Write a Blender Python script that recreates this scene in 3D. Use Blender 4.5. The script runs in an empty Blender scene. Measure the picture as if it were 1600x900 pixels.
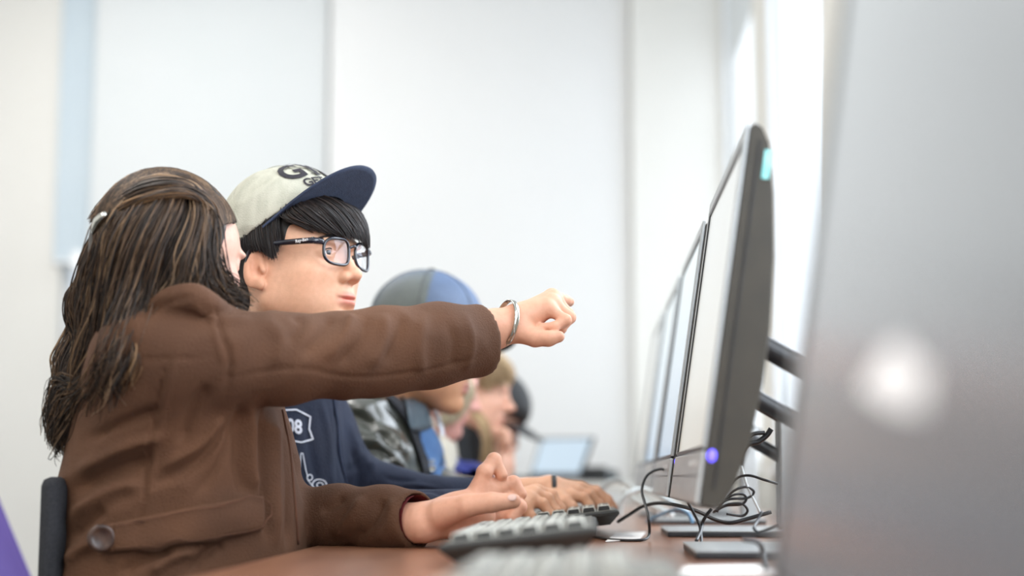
import bpy, bmesh, math, random
import numpy as np
from mathutils import Vector, Matrix, Euler

# ------------------------------------------------------------------ camera, world, exposure
C = bpy.context.scene.collection
SC = bpy.context.scene
FPX = 2400.0                                   # focal length in pixels of the 1600x900 frame
PITCH = math.atan(295.0 / FPX)
CAMZ = 0.835
cd = bpy.data.cameras.new('camera'); cam = bpy.data.objects.new('camera', cd); C.objects.link(cam)
cam.location = (0, 0, CAMZ); cam.rotation_euler = (math.pi/2 + PITCH, 0, 0)
cd.sensor_width = 36; cd.lens = FPX / 1600 * 36; cd.clip_start = 0.05
cd.dof.use_dof = True; cd.dof.focus_distance = 2.2; cd.dof.aperture_fstop = 1.8
SC.camera = cam
SC.view_settings.view_transform = 'Standard'; SC.view_settings.look = 'None'
SC.view_settings.gamma = 1; SC.view_settings.use_curve_mapping = False
SC.view_settings.exposure = 0.15
SC.cycles.max_bounces = 7; SC.cycles.diffuse_bounces = 5; SC.cycles.glossy_bounces = 3
SC.cycles.use_denoising = True; SC.cycles.sample_clamp_indirect = 4.0
W = bpy.data.worlds.new('world'); SC.world = W; W.use_nodes = True
W.node_tree.nodes['Background'].inputs[0].default_value = (0.80, 0.90, 1.0, 1)
W.node_tree.nodes['Background'].inputs[1].default_value = 1.2

PHI = math.atan(123/FPX*math.cos(PITCH))       # the rows of desks run 2.9 degrees off the view
RV = Vector((math.cos(PHI), -math.sin(PHI), 0)); DV = Vector((math.sin(PHI), math.cos(PHI), 0))
def R(lat, dist, z): return RV*lat + DV*dist + Vector((0, 0, z))
cF = Vector((0, math.cos(PITCH), math.sin(PITCH))); cU = Vector((0, -math.sin(PITCH), math.cos(PITCH)))
def P(px, py, D):
    """the place seen at a photo pixel, D metres into the room"""
    return Vector((0, 0, CAMZ)) + (cF + Vector((1, 0, 0))*((px-800)/FPX) + cU*((450-py)/FPX))*D
def proj(V):
    V = np.asarray(V) - np.array([0, 0, CAMZ])
    d = V @ np.array(cF); return 800 + FPX*V[:, 0]/d, 450 - FPX*(V @ np.array(cU))/d, d

LIGHTS = dict(ceiling=38.0, window=52.0)  # ceiling: added unseen fill panels; window: also the added nearer windows
FILL_PANELS = [(-2.0, .2), (-2.0, 3.2), (-2.0, -1.6), (-2.0, 5.4)]  # unseen ceiling panels, added for soft fill light
HC = 3.6                                       # ceiling height
for lat, dist in FILL_PANELS:
    ld = bpy.data.lights.new('ceiling_light_panel', 'AREA'); ld.shape = 'RECTANGLE'; ld.size = 1.2; ld.size_y = 1.2; ld.energy = LIGHTS['ceiling']; ld.color = (1, .97, .93)
    lo = bpy.data.objects.new('ceiling_light_panel', ld); C.objects.link(lo); lo.location = R(lat, dist, HC-.02); lo.rotation_euler = (0, 0, -PHI)
WINS = [(5.68, 6.98), (4.0, 5.28), (2.25, 3.55), (0.5, 1.8), (-1.3, 0.0)]      # right wall windows; those nearer the camera are unseen, added to light people
WLAT = 0.62
for a, b in WINS:
    ld = bpy.data.lights.new('window_daylight', 'AREA'); ld.shape = 'RECTANGLE'; ld.size = b-a; ld.size_y = 1.9
    ld.energy = LIGHTS['window']*(.16 if a > 3.9 else 1); ld.color = (.84, .91, 1.0)  # the added nearer windows shine more strongly
    lo = bpy.data.objects.new('window_daylight', ld); C.objects.link(lo)
    lo.location = R(WLAT+.06, (a+b)/2, 1.8)
    lo.rotation_euler = (Matrix(((DV.x, 0, RV.x), (DV.y, 0, RV.y), (0, 1, 0)))).to_euler()   # shines towards -RV
    lo.visible_camera = True

# ------------------------------------------------------------------ materials
MATS = {}
def mat(name, col, rough=.6, metal=0, spec=.5, noise=None, bump=None, emit=None, coat=0, sheen=0, vcol=False, trans=0, alpha=1, sheen_rough=.4, sss=0, aniso=0, sheen_tint=None):
    """noise=(scale, second colour, stretch); bump=(scale, strength, stretch)"""
    if name in MATS: return MATS[name]
    m = bpy.data.materials.new(name); m.use_nodes = True; n = m.node_tree.nodes; l = m.node_tree.links
    b = n['Principled BSDF']; b.inputs['Base Color'].default_value = (*col, 1); b.inputs['Roughness'].default_value = rough
    b.inputs['Metallic'].default_value = metal; b.inputs['Specular IOR Level'].default_value = spec
    if coat: b.inputs['Coat Weight'].default_value = coat; b.inputs['Coat Roughness'].default_value = .15
    if sheen:
        b.inputs['Sheen Weight'].default_value = sheen; b.inputs['Sheen Roughness'].default_value = sheen_rough
        b.inputs['Sheen Tint'].default_value = (*(sheen_tint or col), 1)
    if trans: b.inputs['Transmission Weight'].default_value = trans
    if alpha < 1: b.inputs['Alpha'].default_value = alpha
    if sss:
        b.inputs['Subsurface Weight'].default_value = sss; b.inputs['Subsurface Radius'].default_value = (1, .35, .2)
        b.inputs['Subsurface Scale'].default_value = .008
    if aniso: b.inputs['Anisotropic'].default_value = aniso
    if emit: b.inputs['Emission Color'].default_value = (*emit[0], 1); b.inputs['Emission Strength'].default_value = emit[1]
    tc = n.new('ShaderNodeTexCoord')
    def mapped(stretch):
        mp = n.new('ShaderNodeMapping'); mp.inputs['Scale'].default_value = stretch; l.new(tc.outputs['Object'], mp.inputs[0]); return mp
    src = None
    if vcol:
        at = n.new('ShaderNodeAttribute'); at.attribute_name = 'tone'; src = at.outputs['Color']
    if noise:
        nz = n.new('ShaderNodeTexNoise'); nz.inputs['Scale'].default_value = noise[0]; nz.inputs['Detail'].default_value = 5
        l.new(mapped(noise[2] if len(noise) > 2 else (1, 1, 1)).outputs[0], nz.inputs['Vector'])
        rp = n.new('ShaderNodeValToRGB'); rp.color_ramp.elements[0].position = .35; rp.color_ramp.elements[1].position = .65
        l.new(nz.outputs['Fac'], rp.inputs[0])
        rp.color_ramp.elements[0].color = (*col, 1); rp.color_ramp.elements[1].color = (*noise[1], 1)
        if src is not None:
            mx = n.new('ShaderNodeMix'); mx.data_type = 'RGBA'; mx.blend_type = 'MULTIPLY'; mx.inputs[0].default_value = 1
            l.new(src, mx.inputs[6]); l.new(rp.outputs[0], mx.inputs[7]); src = mx.outputs[2]
        else: src = rp.outputs[0]
    if src is not None: l.new(src, b.inputs['Base Color'])
    if bump:
        nz = n.new('ShaderNodeTexNoise'); nz.inputs['Scale'].default_value = bump[0]; nz.inputs['Detail'].default_value = 4
        l.new(mapped(bump[2] if len(bump) > 2 else (1, 1, 1)).outputs[0], nz.inputs['Vector'])
        bp = n.new('ShaderNodeBump'); bp.inputs['Strength'].default_value = bump[1]; bp.inputs['Distance'].default_value = .004
        l.new(nz.outputs['Fac'], bp.inputs['Height']); l.new(bp.outputs[0], b.inputs['Normal'])
    MATS[name] = m; return m

def srgb(r, g, b):
    f = lambda c: (c/255)/12.92 if c/255 <= .04045 else ((c/255+.055)/1.055)**2.4
    return (f(r), f(g), f(b))

# ------------------------------------------------------------------ objects
def tag(o, label=None, cat=None, group=None, kind=None):
    if label: o['label'] = label
    if cat: o['category'] = cat
    if group: o['group'] = group
    if kind: o['kind'] = kind
    return o
def empty(name, loc, label=None, cat=None, group=None, rot=None):
    o = bpy.data.objects.new(name, None); C.objects.link(o); o.location = loc; o.empty_display_size = .05
    if rot: o.rotation_euler = rot
    return tag(o, label, cat, group)
def link(name, me, m=None, parent=None, smooth=False, wl=True):
    """link a mesh given in world coordinates; under a parent it keeps its place"""
    o = bpy.data.objects.new(name, me); C.objects.link(o)
    if m is not None and not me.materials: me.materials.append(m)
    if smooth: me.shade_smooth()
    if parent is not None:
        o.parent = parent
        if wl:
            M = Matrix.LocRotScale(parent.location, parent.rotation_euler, None) if parent.parent is None else parent['_w_m'] if False else world_of(parent)
            me.transform(M.inverted())
    return o
def world_of(o):
    M = Matrix.LocRotScale(o.location, o.rotation_euler, None)
    return M if o.parent is None else world_of(o.parent) @ M
def from_arrays(name, V, F):
    me = bpy.data.meshes.new(name); me.from_pydata([tuple(v) for v in V] if not isinstance(V, np.ndarray) else V.tolist(), [], F.tolist() if isinstance(F, np.ndarray) else F); me.update()
    return me
def box_bm(bm, M, lo, hi, bev=0):
    """box lo..hi in the frame M"""
    r = bmesh.ops.create_cube(bm, size=1)
    vs = r['verts']
    for v in vs:
        v.co = Vector([(lo[i]+hi[i])/2 + v.co[i]*(hi[i]-lo[i]) for i in range(3)])
    if bev:
        es = list({e for v in vs for e in v.link_edges})
        rb = bmesh.ops.bevel(bm, geom=es, offset=bev, segments=2, affect='EDGES', profile=.5)
        vs = [v for v in rb['verts']] + [v for v in vs if v.is_valid]
        vs = list({v for v in vs})
    for v in vs: v.co = M @ v.co
def bm_mesh(name, bm):
    bmesh.ops.recalc_face_normals(bm, faces=bm.faces)
    me = bpy.data.meshes.new(name); bm.to_mesh(me); bm.free(); return me
def boxes(name, M, L, m, parent=None, bev=0, smooth=False):
    bm = bmesh.new()
    for lo, hi in L: box_bm(bm, M, lo, hi, bev)
    return link(name, bm_mesh(name, bm), m, parent, smooth)
def catmull(pts, n):
    p = np.array([tuple(q) for q in pts], float); k = len(p)
    if k == 2: 
        t = np.linspace(0, 1, n)[:, None]; return p[0]*(1-t)+p[1]*t
    p = np.vstack([2*p[0]-p[1], p, 2*p[-1]-p[-2]])
    u = np.linspace(0, k-1-1e-9, n); i = u.astype(int); t = (u-i)[:, None]
    a, b, c, d = p[i], p[i+1], p[i+2], p[i+3]
    return .5*((2*b)+(-a+c)*t+(2*a-5*b+4*c-d)*t*t+(-a+3*b-3*c+d)*t**3)
def tube_arrays(path, rad, ns=8, flat=1.0, up=None, base=0, caps=True):
    """tube round a path (n,3); rad number or array"""
    p = np.asarray(path, float); n = len(p); rad = np.broadcast_to(np.asarray(rad, float), (n,))
    t = np.gradient(p, axis=0); t /= np.linalg.norm(t, axis=1)[:, None]+1e-12
    ref = np.array(up if up is not None else (0, 0, 1.), float)
    if up is None and abs(t[0] @ ref) > .9: ref = np.array((0, 1., 0))
    V = []; prev = None
    for i in range(n):
        a = ref if prev is None or up is not None else prev
        x = a - t[i]*(a @ t[i]); x /= np.linalg.norm(x)+1e-12; prev = x
        y = np.cross(t[i], x)
        ang = np.arange(ns)*2*math.pi/ns
        V.append(p[i] + rad[i]*(np.cos(ang)[:, None]*x*flat + np.sin(ang)[:, None]*y))
    V = np.vstack(V); F = []
    for i in range(n-1):
        for j in range(ns):
            k = (j+1) % ns; F.append((base+i*ns+j, base+i*ns+k, base+(i+1)*ns+k, base+(i+1)*ns+j))
    if caps:
        F.append(tuple(base+j for j in range(ns))[::-1]); F.append(tuple(base+(n-1)*ns+j for j in range(ns)))
    return V, F
def tube(name, pts, rad, m, parent=None, n=40, ns=8, flat=1.0, up=None):
    path = catmull(pts, n) if len(pts) < n else pts
    if not np.isscalar(rad) and len(rad) != len(path): rad = np.interp(np.linspace(0, 1, len(path)), np.linspace(0, 1, len(rad)), rad)
    V, F = tube_arrays(path, rad, ns, flat, up)
    return link(name, from_arrays(name, V, F), m, parent, True)

# ------------------------------------------------------------------ implicit surfaces (sculpting)
class Field:
    def __init__(s, lo, hi, h):
        s.lo = np.array(lo, np.float32); s.h = h
        s.n = np.ceil((np.array(hi)-np.array(lo))/h).astype(int)+1
        s.f = np.full(s.n, 1.0, np.float32)
    def sl(s, lo, hi):
        i0 = np.clip(np.floor((np.array(lo)-s.lo)/s.h).astype(int), 0, s.n); i1 = np.clip(np.ceil((np.array(hi)-s.lo)/s.h).astype(int)+1, 0, s.n)
        S = tuple(slice(a, b) for a, b in zip(i0, i1))
        X = (s.lo[0]+s.h*np.arange(i0[0], i1[0], dtype=np.float32))[:, None, None]
        Y = (s.lo[1]+s.h*np.arange(i0[1], i1[1], dtype=np.float32))[None, :, None]
        Z = (s.lo[2]+s.h*np.arange(i0[2], i1[2], dtype=np.float32))[None, None, :]
        return S, X, Y, Z
    def op(s, prim, k=.01, cut=False):
        fn, lo, hi = prim
        m = k + 3*s.h
        S, X, Y, Z = s.sl(np.array(lo)-m, np.array(hi)+m)
        if s.f[S].size == 0: return
        d = fn(X, Y, Z); a = s.f[S]
        if cut:
            h = np.maximum(k-np.abs(a+d), 0)/max(k, 1e-6); s.f[S] = np.maximum(a, -d)+h*h*k*.25
        else:
            h = np.maximum(k-np.abs(a-d), 0)/max(k, 1e-6); s.f[S] = np.minimum(a, d)-h*h*k*.25
    def add(s, *prims, k=.01):
        for p in prims: s.op(p, k)
    def cut(s, *prims, k=.004):
        for p in prims: s.op(p, k, True)
    def mesh(s, smooth=1):
        f = s.f; ins = f < 0
        c = np.zeros(np.array(f.shape)-1, np.int8)
        for dx in (0, 1):
            for dy in (0, 1):
                for dz in (0, 1):
                    c += ins[dx:f.shape[0]-1+dx, dy:f.shape[1]-1+dy, dz:f.shape[2]-1+dz]
        act = np.argwhere((c > 0) & (c < 8))
        idx = np.full(c.shape, -1, np.int32); idx[tuple(act.T)] = np.arange(len(act))
        acc = np.zeros((len(act), 3)); cnt = np.zeros(len(act))
        corners = [(x, y, z) for x in (0, 1) for y in (0, 1) for z in (0, 1)]
        val = {q: f[act[:, 0]+q[0], act[:, 1]+q[1], act[:, 2]+q[2]] for q in corners}
        for q in corners:
            for ax in range(3):
                if q[ax]: continue
                r = list(q); r[ax] = 1; r = tuple(r)
                a, b = val[q], val[r]; mk = (a < 0) != (b < 0)
                t = np.where(mk, a/np.where(mk, a-b, 1), 0)
                p = np.tile(np.array(q, float), (len(act), 1)); p[:, ax] = t
                acc[mk] += p[mk]; cnt[mk] += 1
        V = s.lo + s.h*(act + acc/cnt[:, None])
        F = []
        for ax in range(3):
            o1, o2 = [(1, 2), (2, 0), (0, 1)][ax]
            sh = list(f.shape); sh[ax] -= 1
            A = ins[tuple(slice(0, sh[i]) for i in range(3))]
            Bs = [slice(0, n) for n in sh]; Bs[ax] = slice(1, None); B = ins[tuple(Bs)]
            e = np.argwhere(A != B); e = e[(e[:, o1] > 0) & (e[:, o2] > 0) & (e[:, o1] < f.shape[o1]-1) & (e[:, o2] < f.shape[o2]-1)]
            u = np.zeros(3, int); u[o1] = 1; v = np.zeros(3, int); v[o2] = 1
            g = lambda q: idx[q[:, 0], q[:, 1], q[:, 2]]
            q = np.stack([g(e-u-v), g(e-v), g(e), g(e-u)], 1)
            flip = ~A[tuple(e.T)]; q[flip] = q[flip][:, ::-1]
            F.append(q)
        F = np.vstack(F); F = F[(F >= 0).all(1)]
        for _ in range(smooth): V = relax(V, F, .5)
        return V, F
def relax(V, F, w):
    acc = np.zeros_like(V); cnt = np.zeros(len(V))
    for i in range(4):
        for j in ((i+1) % 4, (i+3) % 4):
            for ax in range(3): acc[:, ax] += np.bincount(F[:, i], V[F[:, j], ax], len(V))
            cnt += np.bincount(F[:, i], minlength=len(V))
    cnt[cnt == 0] = 1
    return V*(1-w)+w*acc/cnt[:, None]
def normals(V, F):
    a = np.cross(V[F[:, 2]]-V[F[:, 0]], V[F[:, 3]]-V[F[:, 1]]); N = np.zeros_like(V)
    for i in range(4):
        for ax in range(3): N[:, ax] += np.bincount(F[:, i], a[:, ax], len(V))
    return N/(np.linalg.norm(N, axis=1)[:, None]+1e-12)
def cone(a, b, ra, rb, u=None, s=1.0):
    a = np.array(a, float); b = np.array(b, float); ba = b-a; L2 = ba @ ba + 1e-12; ua = None if u is None else np.array(u, float)/np.linalg.norm(u)
    def fn(X, Y, Z):
        x, y, z = X-a[0], Y-a[1], Z-a[2]
        t = np.clip((x*ba[0]+y*ba[1]+z*ba[2])/L2, 0, 1)
        x, y, z = x-t*ba[0], y-t*ba[1], z-t*ba[2]; q = x*x+y*y+z*z
        if ua is not None:
            w = x*ua[0]+y*ua[1]+z*ua[2]; q = q + w*w*(1/s**2-1)
        return (np.sqrt(q)-(ra+(rb-ra)*t))*(min(s, 1) if ua is not None else 1)
    r = max(ra, rb)*max(s, 1); return fn, np.minimum(a, b)-r, np.maximum(a, b)+r
def chain(pts, rad, u=None, s=1.0, n=None):
    if n: 
        pts = catmull(pts, n); rad = np.interp(np.linspace(0, 1, n), np.linspace(0, 1, len(rad)), rad)
    return [cone(pts[i], pts[i+1], rad[i], rad[i+1], u, s) for i in range(len(pts)-1)]
def ell(c, r, M=None):
    c = np.array(c, float); M = np.eye(3) if M is None else np.array(M)       # rows of M: the local axes
    def fn(X, Y, Z):
        x, y, z = X-c[0], Y-c[1], Z-c[2]
        q = [M[i][0]*x+M[i][1]*y+M[i][2]*z for i in range(3)]
        k0 = np.sqrt(sum((q[i]/r[i])**2 for i in range(3))); k1 = np.sqrt(sum((q[i]/r[i]**2)**2 for i in range(3)))
        return k0*(k0-1)/(k1+1e-9)
    R_ = max(r); return fn, c-R_, c+R_
def rbox(c, hs, M=None, r=.01):
    c = np.array(c, float); M = np.eye(3) if M is None else np.array(M)
    def fn(X, Y, Z):
        x, y, z = X-c[0], Y-c[1], Z-c[2]
        q = [np.abs(M[i][0]*x+M[i][1]*y+M[i][2]*z)-(hs[i]-r) for i in range(3)]
        return np.sqrt(sum(np.maximum(a, 0)**2 for a in q))+np.minimum(np.maximum(np.maximum(q[0], q[1]), q[2]), 0)-r
    R_ = float(np.linalg.norm(hs)); return fn, c-R_, c+R_
def stack(secs, ang=0.0, pw=2.0, endr=.03):
    """body of horizontal elliptical sections (x, y, z, a, b), turned by ang about z"""
    S = np.array(sorted(secs, key=lambda q: q[2]), float); ca, sa = math.cos(ang), math.sin(ang)
    zz = np.linspace(S[0, 2], S[-1, 2], 80)
    from_z = [np.interp(zz, S[:, 2], S[:, i]) for i in (0, 1, 3, 4)]
    ker = np.ones(7)/7
    sm = [np.convolve(np.pad(a, 3, mode='edge'), ker, 'valid') for a in from_z]
    def fn(X, Y, Z):
        z = Z[0, 0]; cx, cy, a, b = [np.interp(z, zz, q)[None, None, :] for q in sm]
        x, y = X-cx, Y-cy; u = x*ca+y*sa; v = -x*sa+y*ca
        k = (np.abs(u/a)**pw+np.abs(v/b)**pw)**(1/pw)
        d = (k-1)*np.minimum(a, b)
        e = np.maximum(S[0, 2]-Z, Z-S[-1, 2])
        dd = d+endr; ee = e+endr
        return np.minimum(np.maximum(dd, ee), 0)+np.sqrt(np.maximum(dd, 0)**2+np.maximum(ee, 0)**2)-endr
    m = S[:, 3:5].max(); return fn, np.array([S[:, 0].min()-m, S[:, 1].min()-m, S[0, 2]]), np.array([S[:, 0].max()+m, S[:, 1].max()+m, S[-1, 2]])
def pix_dist(V, line):
    """distance in photo pixels from each vertex to a polyline"""
    x, y, d = proj(V); L = catmull([(a, b, 0) for a, b in line], 24)[:, :2]; best = np.full(len(V), 1e9); tt = np.zeros(len(V))
    for i in range(len(L)-1):
        a, b = L[i], L[i+1]; ab = b-a; t = np.clip(((x-a[0])*ab[0]+(y-a[1])*ab[1])/(ab @ ab+1e-9), 0, 1)
        q = np.hypot(x-a[0]-t*ab[0], y-a[1]-t*ab[1]); mk = q < best; best[mk] = q[mk]; tt[mk] = (i+t[mk])/(len(L)-1)
    return best, tt
def folds(V, F, L, facing=.0):
    """press cloth folds into a surface: L of (polyline, width px, height m)"""
    N = normals(V, F); x, y, d = proj(V)
    vd = V-np.array([0, 0, CAMZ]); vd /= np.linalg.norm(vd, axis=1)[:, None]; w0 = np.clip(-(N*vd).sum(1)*2.5, 0, 1)
    disp = np.zeros(len(V))
    for line, wpx, amp in L:
        q, t = pix_dist(V, line); disp += amp*np.exp(-(q/wpx)**2)*np.clip(np.sin(math.pi*np.clip(t, .02, .98))*1.8, 0, 1)*w0
    return V+N*disp[:, None]
def wrinkle(V, F, amp, scale, seed=0, stretch=(1, 1, 1)):
    """soft irregular cloth waviness from summed sines"""
    rng = np.random.RandomState(seed); N = normals(V, F); d = np.zeros(len(V)); q = V*np.array(stretch)
    for i in range(9):
        k = rng.normal(size=3); k *= scale*(0.6+1.2*rng.rand())/np.linalg.norm(k); d += np.sin(q @ k+rng.rand()*6.28)
    d = np.abs(d)/3; return V+N*(amp*(.5-d))[:, None]
def tones(me, col):
    ca = me.color_attributes.new('tone', 'FLOAT_COLOR', 'POINT')
    a = np.ones((len(me.vertices), 4), np.float32); a[:, :3] = col; ca.data.foreach_set('color', a.ravel())
def sculpt(name, fld, m, parent, smooth=1, post=None, tone=None):
    V, F = fld.mesh(smooth)
    if post: V = post(V, F)
    me = from_arrays(name, V, F); 
    if tone is not None: tones(me, tone(V))
    return link(name, me, m, parent, True)
def strands(name, guides, n, m, parent, spread=.01, rad=.0006, seg=14, seed=1, wave=(0, 0), tone=None, ns=3, pair=True, tip=.35, flat=1.0, tmin=0.0, push=None):
    """hair: n strands between neighbouring guides; guides = lists of control points of equal length"""
    rng = np.random.RandomState(seed); G = [catmull(g, seg) for g in guides]; VV = []; FF = []; TT = []; base = 0
    u = np.linspace(0, 1, seg)
    for i in range(n):
        if pair and len(G) > 1:
            j = rng.randint(len(G)-1); t = rng.rand(); p = G[j]*(1-t)+G[j+1]*t
        else: p = G[rng.randint(len(G))].copy()
        cl = rng.normal(size=3)*spread; cl2 = rng.normal(size=3)*spread
        p = p+cl*(.35+.65*u[:, None])+cl2*np.sin(u*math.pi)[:, None]*.5
        if wave[0]:
            f = wave[1]*(.8+.4*rng.rand()); ph = rng.rand()*6.28; d1 = rng.normal(size=3); d1 /= np.linalg.norm(d1)
            p = p+(np.sin(u*f*6.28+ph)*u)[:, None]*d1*wave[0]
        if push is not None: p = push(p)
        k = max(4, int(seg*(tmin+(1-tmin)*(1-.35*rng.rand()**2)))) if tmin else seg
        p = p[:k]; r = rad*(.7+.6*rng.rand())*(1-(1-tip)*np.linspace(0, 1, k)**2)
        V, F = tube_arrays(p, r, ns, flat, base=base, caps=False); base += len(V); VV.append(V); FF += F
        if tone is not None:
            c = tone(rng); TT.append(np.tile(c, (len(V), 1)))
    me = from_arrays(name, np.vstack(VV), FF)
    if tone is not None: tones(me, np.vstack(TT))
    return link(name, me, m, parent, True)
def dup(root, loc=None, rot=None, parent=None):
    r = root.copy(); C.objects.link(r); r.parent = parent
    if loc is not None: r.location = loc
    if rot is not None: r.rotation_euler = rot
    for ch in list(root.children): dup(ch, parent=r)
    return r
# ------------------------------------------------------------------ the room
MR = Matrix(((RV.x, DV.x, 0, 0), (RV.y, DV.y, 0, 0), (0, 0, 1, 0), (0, 0, 0, 1)))      # (lat, dist, z) -> world
def struct(name, L, m, parent=None, bev=0):
    o = boxes(name, MR, L, m, parent, bev)
    if parent is None: o['kind'] = 'structure'
    return o
m_wall = mat('warm white wall paint', srgb(231, 229, 223), .85, noise=(3, srgb(229, 227, 221)), bump=(60, .05))
m_wallb = mat('white wall paint', srgb(226, 224, 219), .8, noise=(2, srgb(224, 222, 217)), bump=(60, .05))
m_ceil = mat('white ceiling paint', srgb(240, 240, 238), .9, noise=(5, srgb(237, 237, 235)))
m_floor = mat('grey carpet', srgb(92, 90, 88), .95, noise=(90, srgb(76, 74, 72)), bump=(200, .3))
m_trim = mat('white trim paint', srgb(240, 242, 243), .5, noise=(8, srgb(236, 238, 240)))
BD = 7.1                                                                               # back wall
LL = -4.2; FD = -2.6; H = HC
struct('floor', [((LL-.1, FD-.1, -.05), (WLAT+.4, BD+.3, 0))], m_floor)
struct('ceiling', [((LL-.1, FD-.1, H), (WLAT+.4, BD+.3, H+.1))], m_ceil)
struct('wall_left', [((LL-.15, FD, 0), (LL, BD, H))], m_wall)
struct('wall_front', [((LL, FD-.15, 0), (WLAT, FD, H))], m_wall)
def latpx(px, dist): return (px-923)/FPX*dist
# back wall with one narrow window left of the blinds
w0, w1 = latpx(76, BD), latpx(128, BD)
zb, zt = P(100, 655, BD).z, 3.3
struct('wall_back', [((LL, BD, 0), (w0, BD+.2, H)), ((w1, BD, 0), (WLAT+.2, BD+.2, H)), ((w0, BD, 0), (w1, BD+.2, zb)), ((w0, BD, zt), (w1, BD+.2, H))], m_wallb)
# right wall with its windows, nearer ones added for their light
L = []; prev = BD
for a, b in WINS:
    L += [((WLAT, b, 0), (WLAT+.03, prev, H)), ((WLAT, a, 0), (WLAT+.03, b, .86)), ((WLAT, a, 3.3), (WLAT+.03, b, H))]; prev = a
L += [((WLAT, FD, 0), (WLAT+.03, prev, H))]
struct('wall_right', L, m_wall)
def facing_gloss(n, l, lo, hi):
    w = n.new('ShaderNodeLayerWeight'); w.inputs[0].default_value = .5; pw = n.new('ShaderNodeMath'); pw.operation = 'POWER'; pw.inputs[1].default_value = 5
    l.new(w.outputs['Facing'], pw.inputs[0]); mr = n.new('ShaderNodeMapRange'); mr.inputs[3].default_value = lo; mr.inputs[4].default_value = hi; l.new(pw.outputs[0], mr.inputs[0]); return mr.outputs[0]
def glass_mat():
    m = bpy.data.materials.new('window glass'); m.use_nodes = True; n = m.node_tree.nodes; l = m.node_tree.links; n.remove(n['Principled BSDF'])
    t = n.new('ShaderNodeBsdfTransparent'); g = n.new('ShaderNodeBsdfGlossy'); g.inputs['Roughness'].default_value = .02
    fr = facing_gloss(n, l, .04, .35); mx = n.new('ShaderNodeMixShader')
    l.new(fr, mx.inputs[0]); l.new(t.outputs[0], mx.inputs[1]); l.new(g.outputs[0], mx.inputs[2]); l.new(mx.outputs[0], n['Material Output'].inputs[0]); return m
m_glass = glass_mat()
k = 0
for a, b in WINS:  # nearer openings are added out of view for side light
    k += 1
    f = struct('window_%d' % k, [((WLAT+.004, a, .86), (WLAT+.025, a+.04, 3.3)), ((WLAT+.004, b-.04, .86), (WLAT+.025, b, 3.3)), ((WLAT+.004, a, .86), (WLAT+.025, b, .9)),
                               ((WLAT+.004, a, 3.26), (WLAT+.025, b, 3.3))], m_trim)
    struct('pane', [((WLAT+.012, a+.04, .9), (WLAT+.016, b-.04, 3.26))], m_glass, f)
    struct('sill', [((WLAT-.03, a, .84), (WLAT, b, .862))], m_trim, f)
f = struct('window_6', [((w0, BD+.08, zb), (w0+.02, BD+.14, zt)), ((w1-.045, BD+.02, zb), (w1, BD+.14, zt)), ((w0, BD+.08, zb), (w1, BD+.14, zb+.03)), ((w0, BD+.08, zt-.03), (w1, BD+.14, zt))], m_trim)
struct('pane', [((w0+.02, BD+.1, zb+.03), (w1-.045, BD+.106, zt-.03))], m_glass, f)
m_shade1 = mat('pale blue grey blind fabric', srgb(217, 220, 221), .8, noise=(1.5, srgb(214, 218, 219)), bump=(300, .05, (1, 1, .2)))
m_shade2 = mat('white blind fabric', srgb(232, 232, 231), .8, noise=(1.5, srgb(230, 230, 229)), bump=(300, .05, (1, 1, .2)))
def blind(px0, px1, m, label, off=.0, z0=.5):
    a, b = latpx(px0, BD), latpx(px1, BD)
    t = empty('roller_blind', R((a+b)/2, BD-.05, z0), label, 'blind')
    boxes('blind_fabric', MR, [((a, BD-.05-off, z0), (b, BD-.042-off, 3.44))], m, t)
    boxes('bottom_bar', MR, [((a, BD-.06-off, z0-.03), (b, BD-.034-off, z0))], m_trim, t, .004)
    boxes('cassette', MR, [((a, BD-.1, 3.44), (b, BD, 3.54))], m_trim, t, .008)
blind(127, 506, m_shade1, 'pale blue-grey roller blind on the back wall, left of the wider white blind')
blind(511, 988, m_shade2, 'wide white roller blind on the back wall behind the pointing hand', .02)
# narrow blind drawn part way over the narrow window
m_shade3 = mat('thin bluish blind fabric', srgb(198, 210, 218), .8, noise=(2, srgb(194, 207, 216)))
t = empty('narrow_blind', R((w0+w1)/2, BD-.02, 1.6), 'narrow bluish blind half lowered over the slit window at far left', 'blind')
boxes('blind_fabric', MR, [((w0-.03, BD-.016, P(100, 400, BD).z), (w1, BD-.008, 3.4))], m_shade3, t)
boxes('bottom_bar', MR, [((w0-.03, BD-.024, P(100, 404, BD).z), (w1, BD-.004, P(100, 398, BD).z))], m_trim, t, .003)
# white box between the blinds (blurred latch box)
c = P(121, 408, BD-.1)
bm = bmesh.new(); box_bm(bm, Matrix.Translation(c), (-.02, -.02, -.045), (.02, .06, .045), .006)
tag(link('wall_box', bm_mesh('wall_box', bm), mat('bright white plastic', (.95, .95, .95), .3, noise=(5, (.9, .9, .9)))), 'small bright white box on the wall behind the long dark hair', 'wall box')
struct('trim_1', [((latpx(990, BD), BD-.12, 0), (WLAT, BD, H))], m_wall)          # boxed-out pier in the corner
struct('baseboard_back', [((LL, BD-.02, 0), (latpx(988, BD), BD, .1))], m_trim)
struct('baseboard_left', [((LL, FD, 0), (LL+.02, BD, .1))], m_trim)
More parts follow.
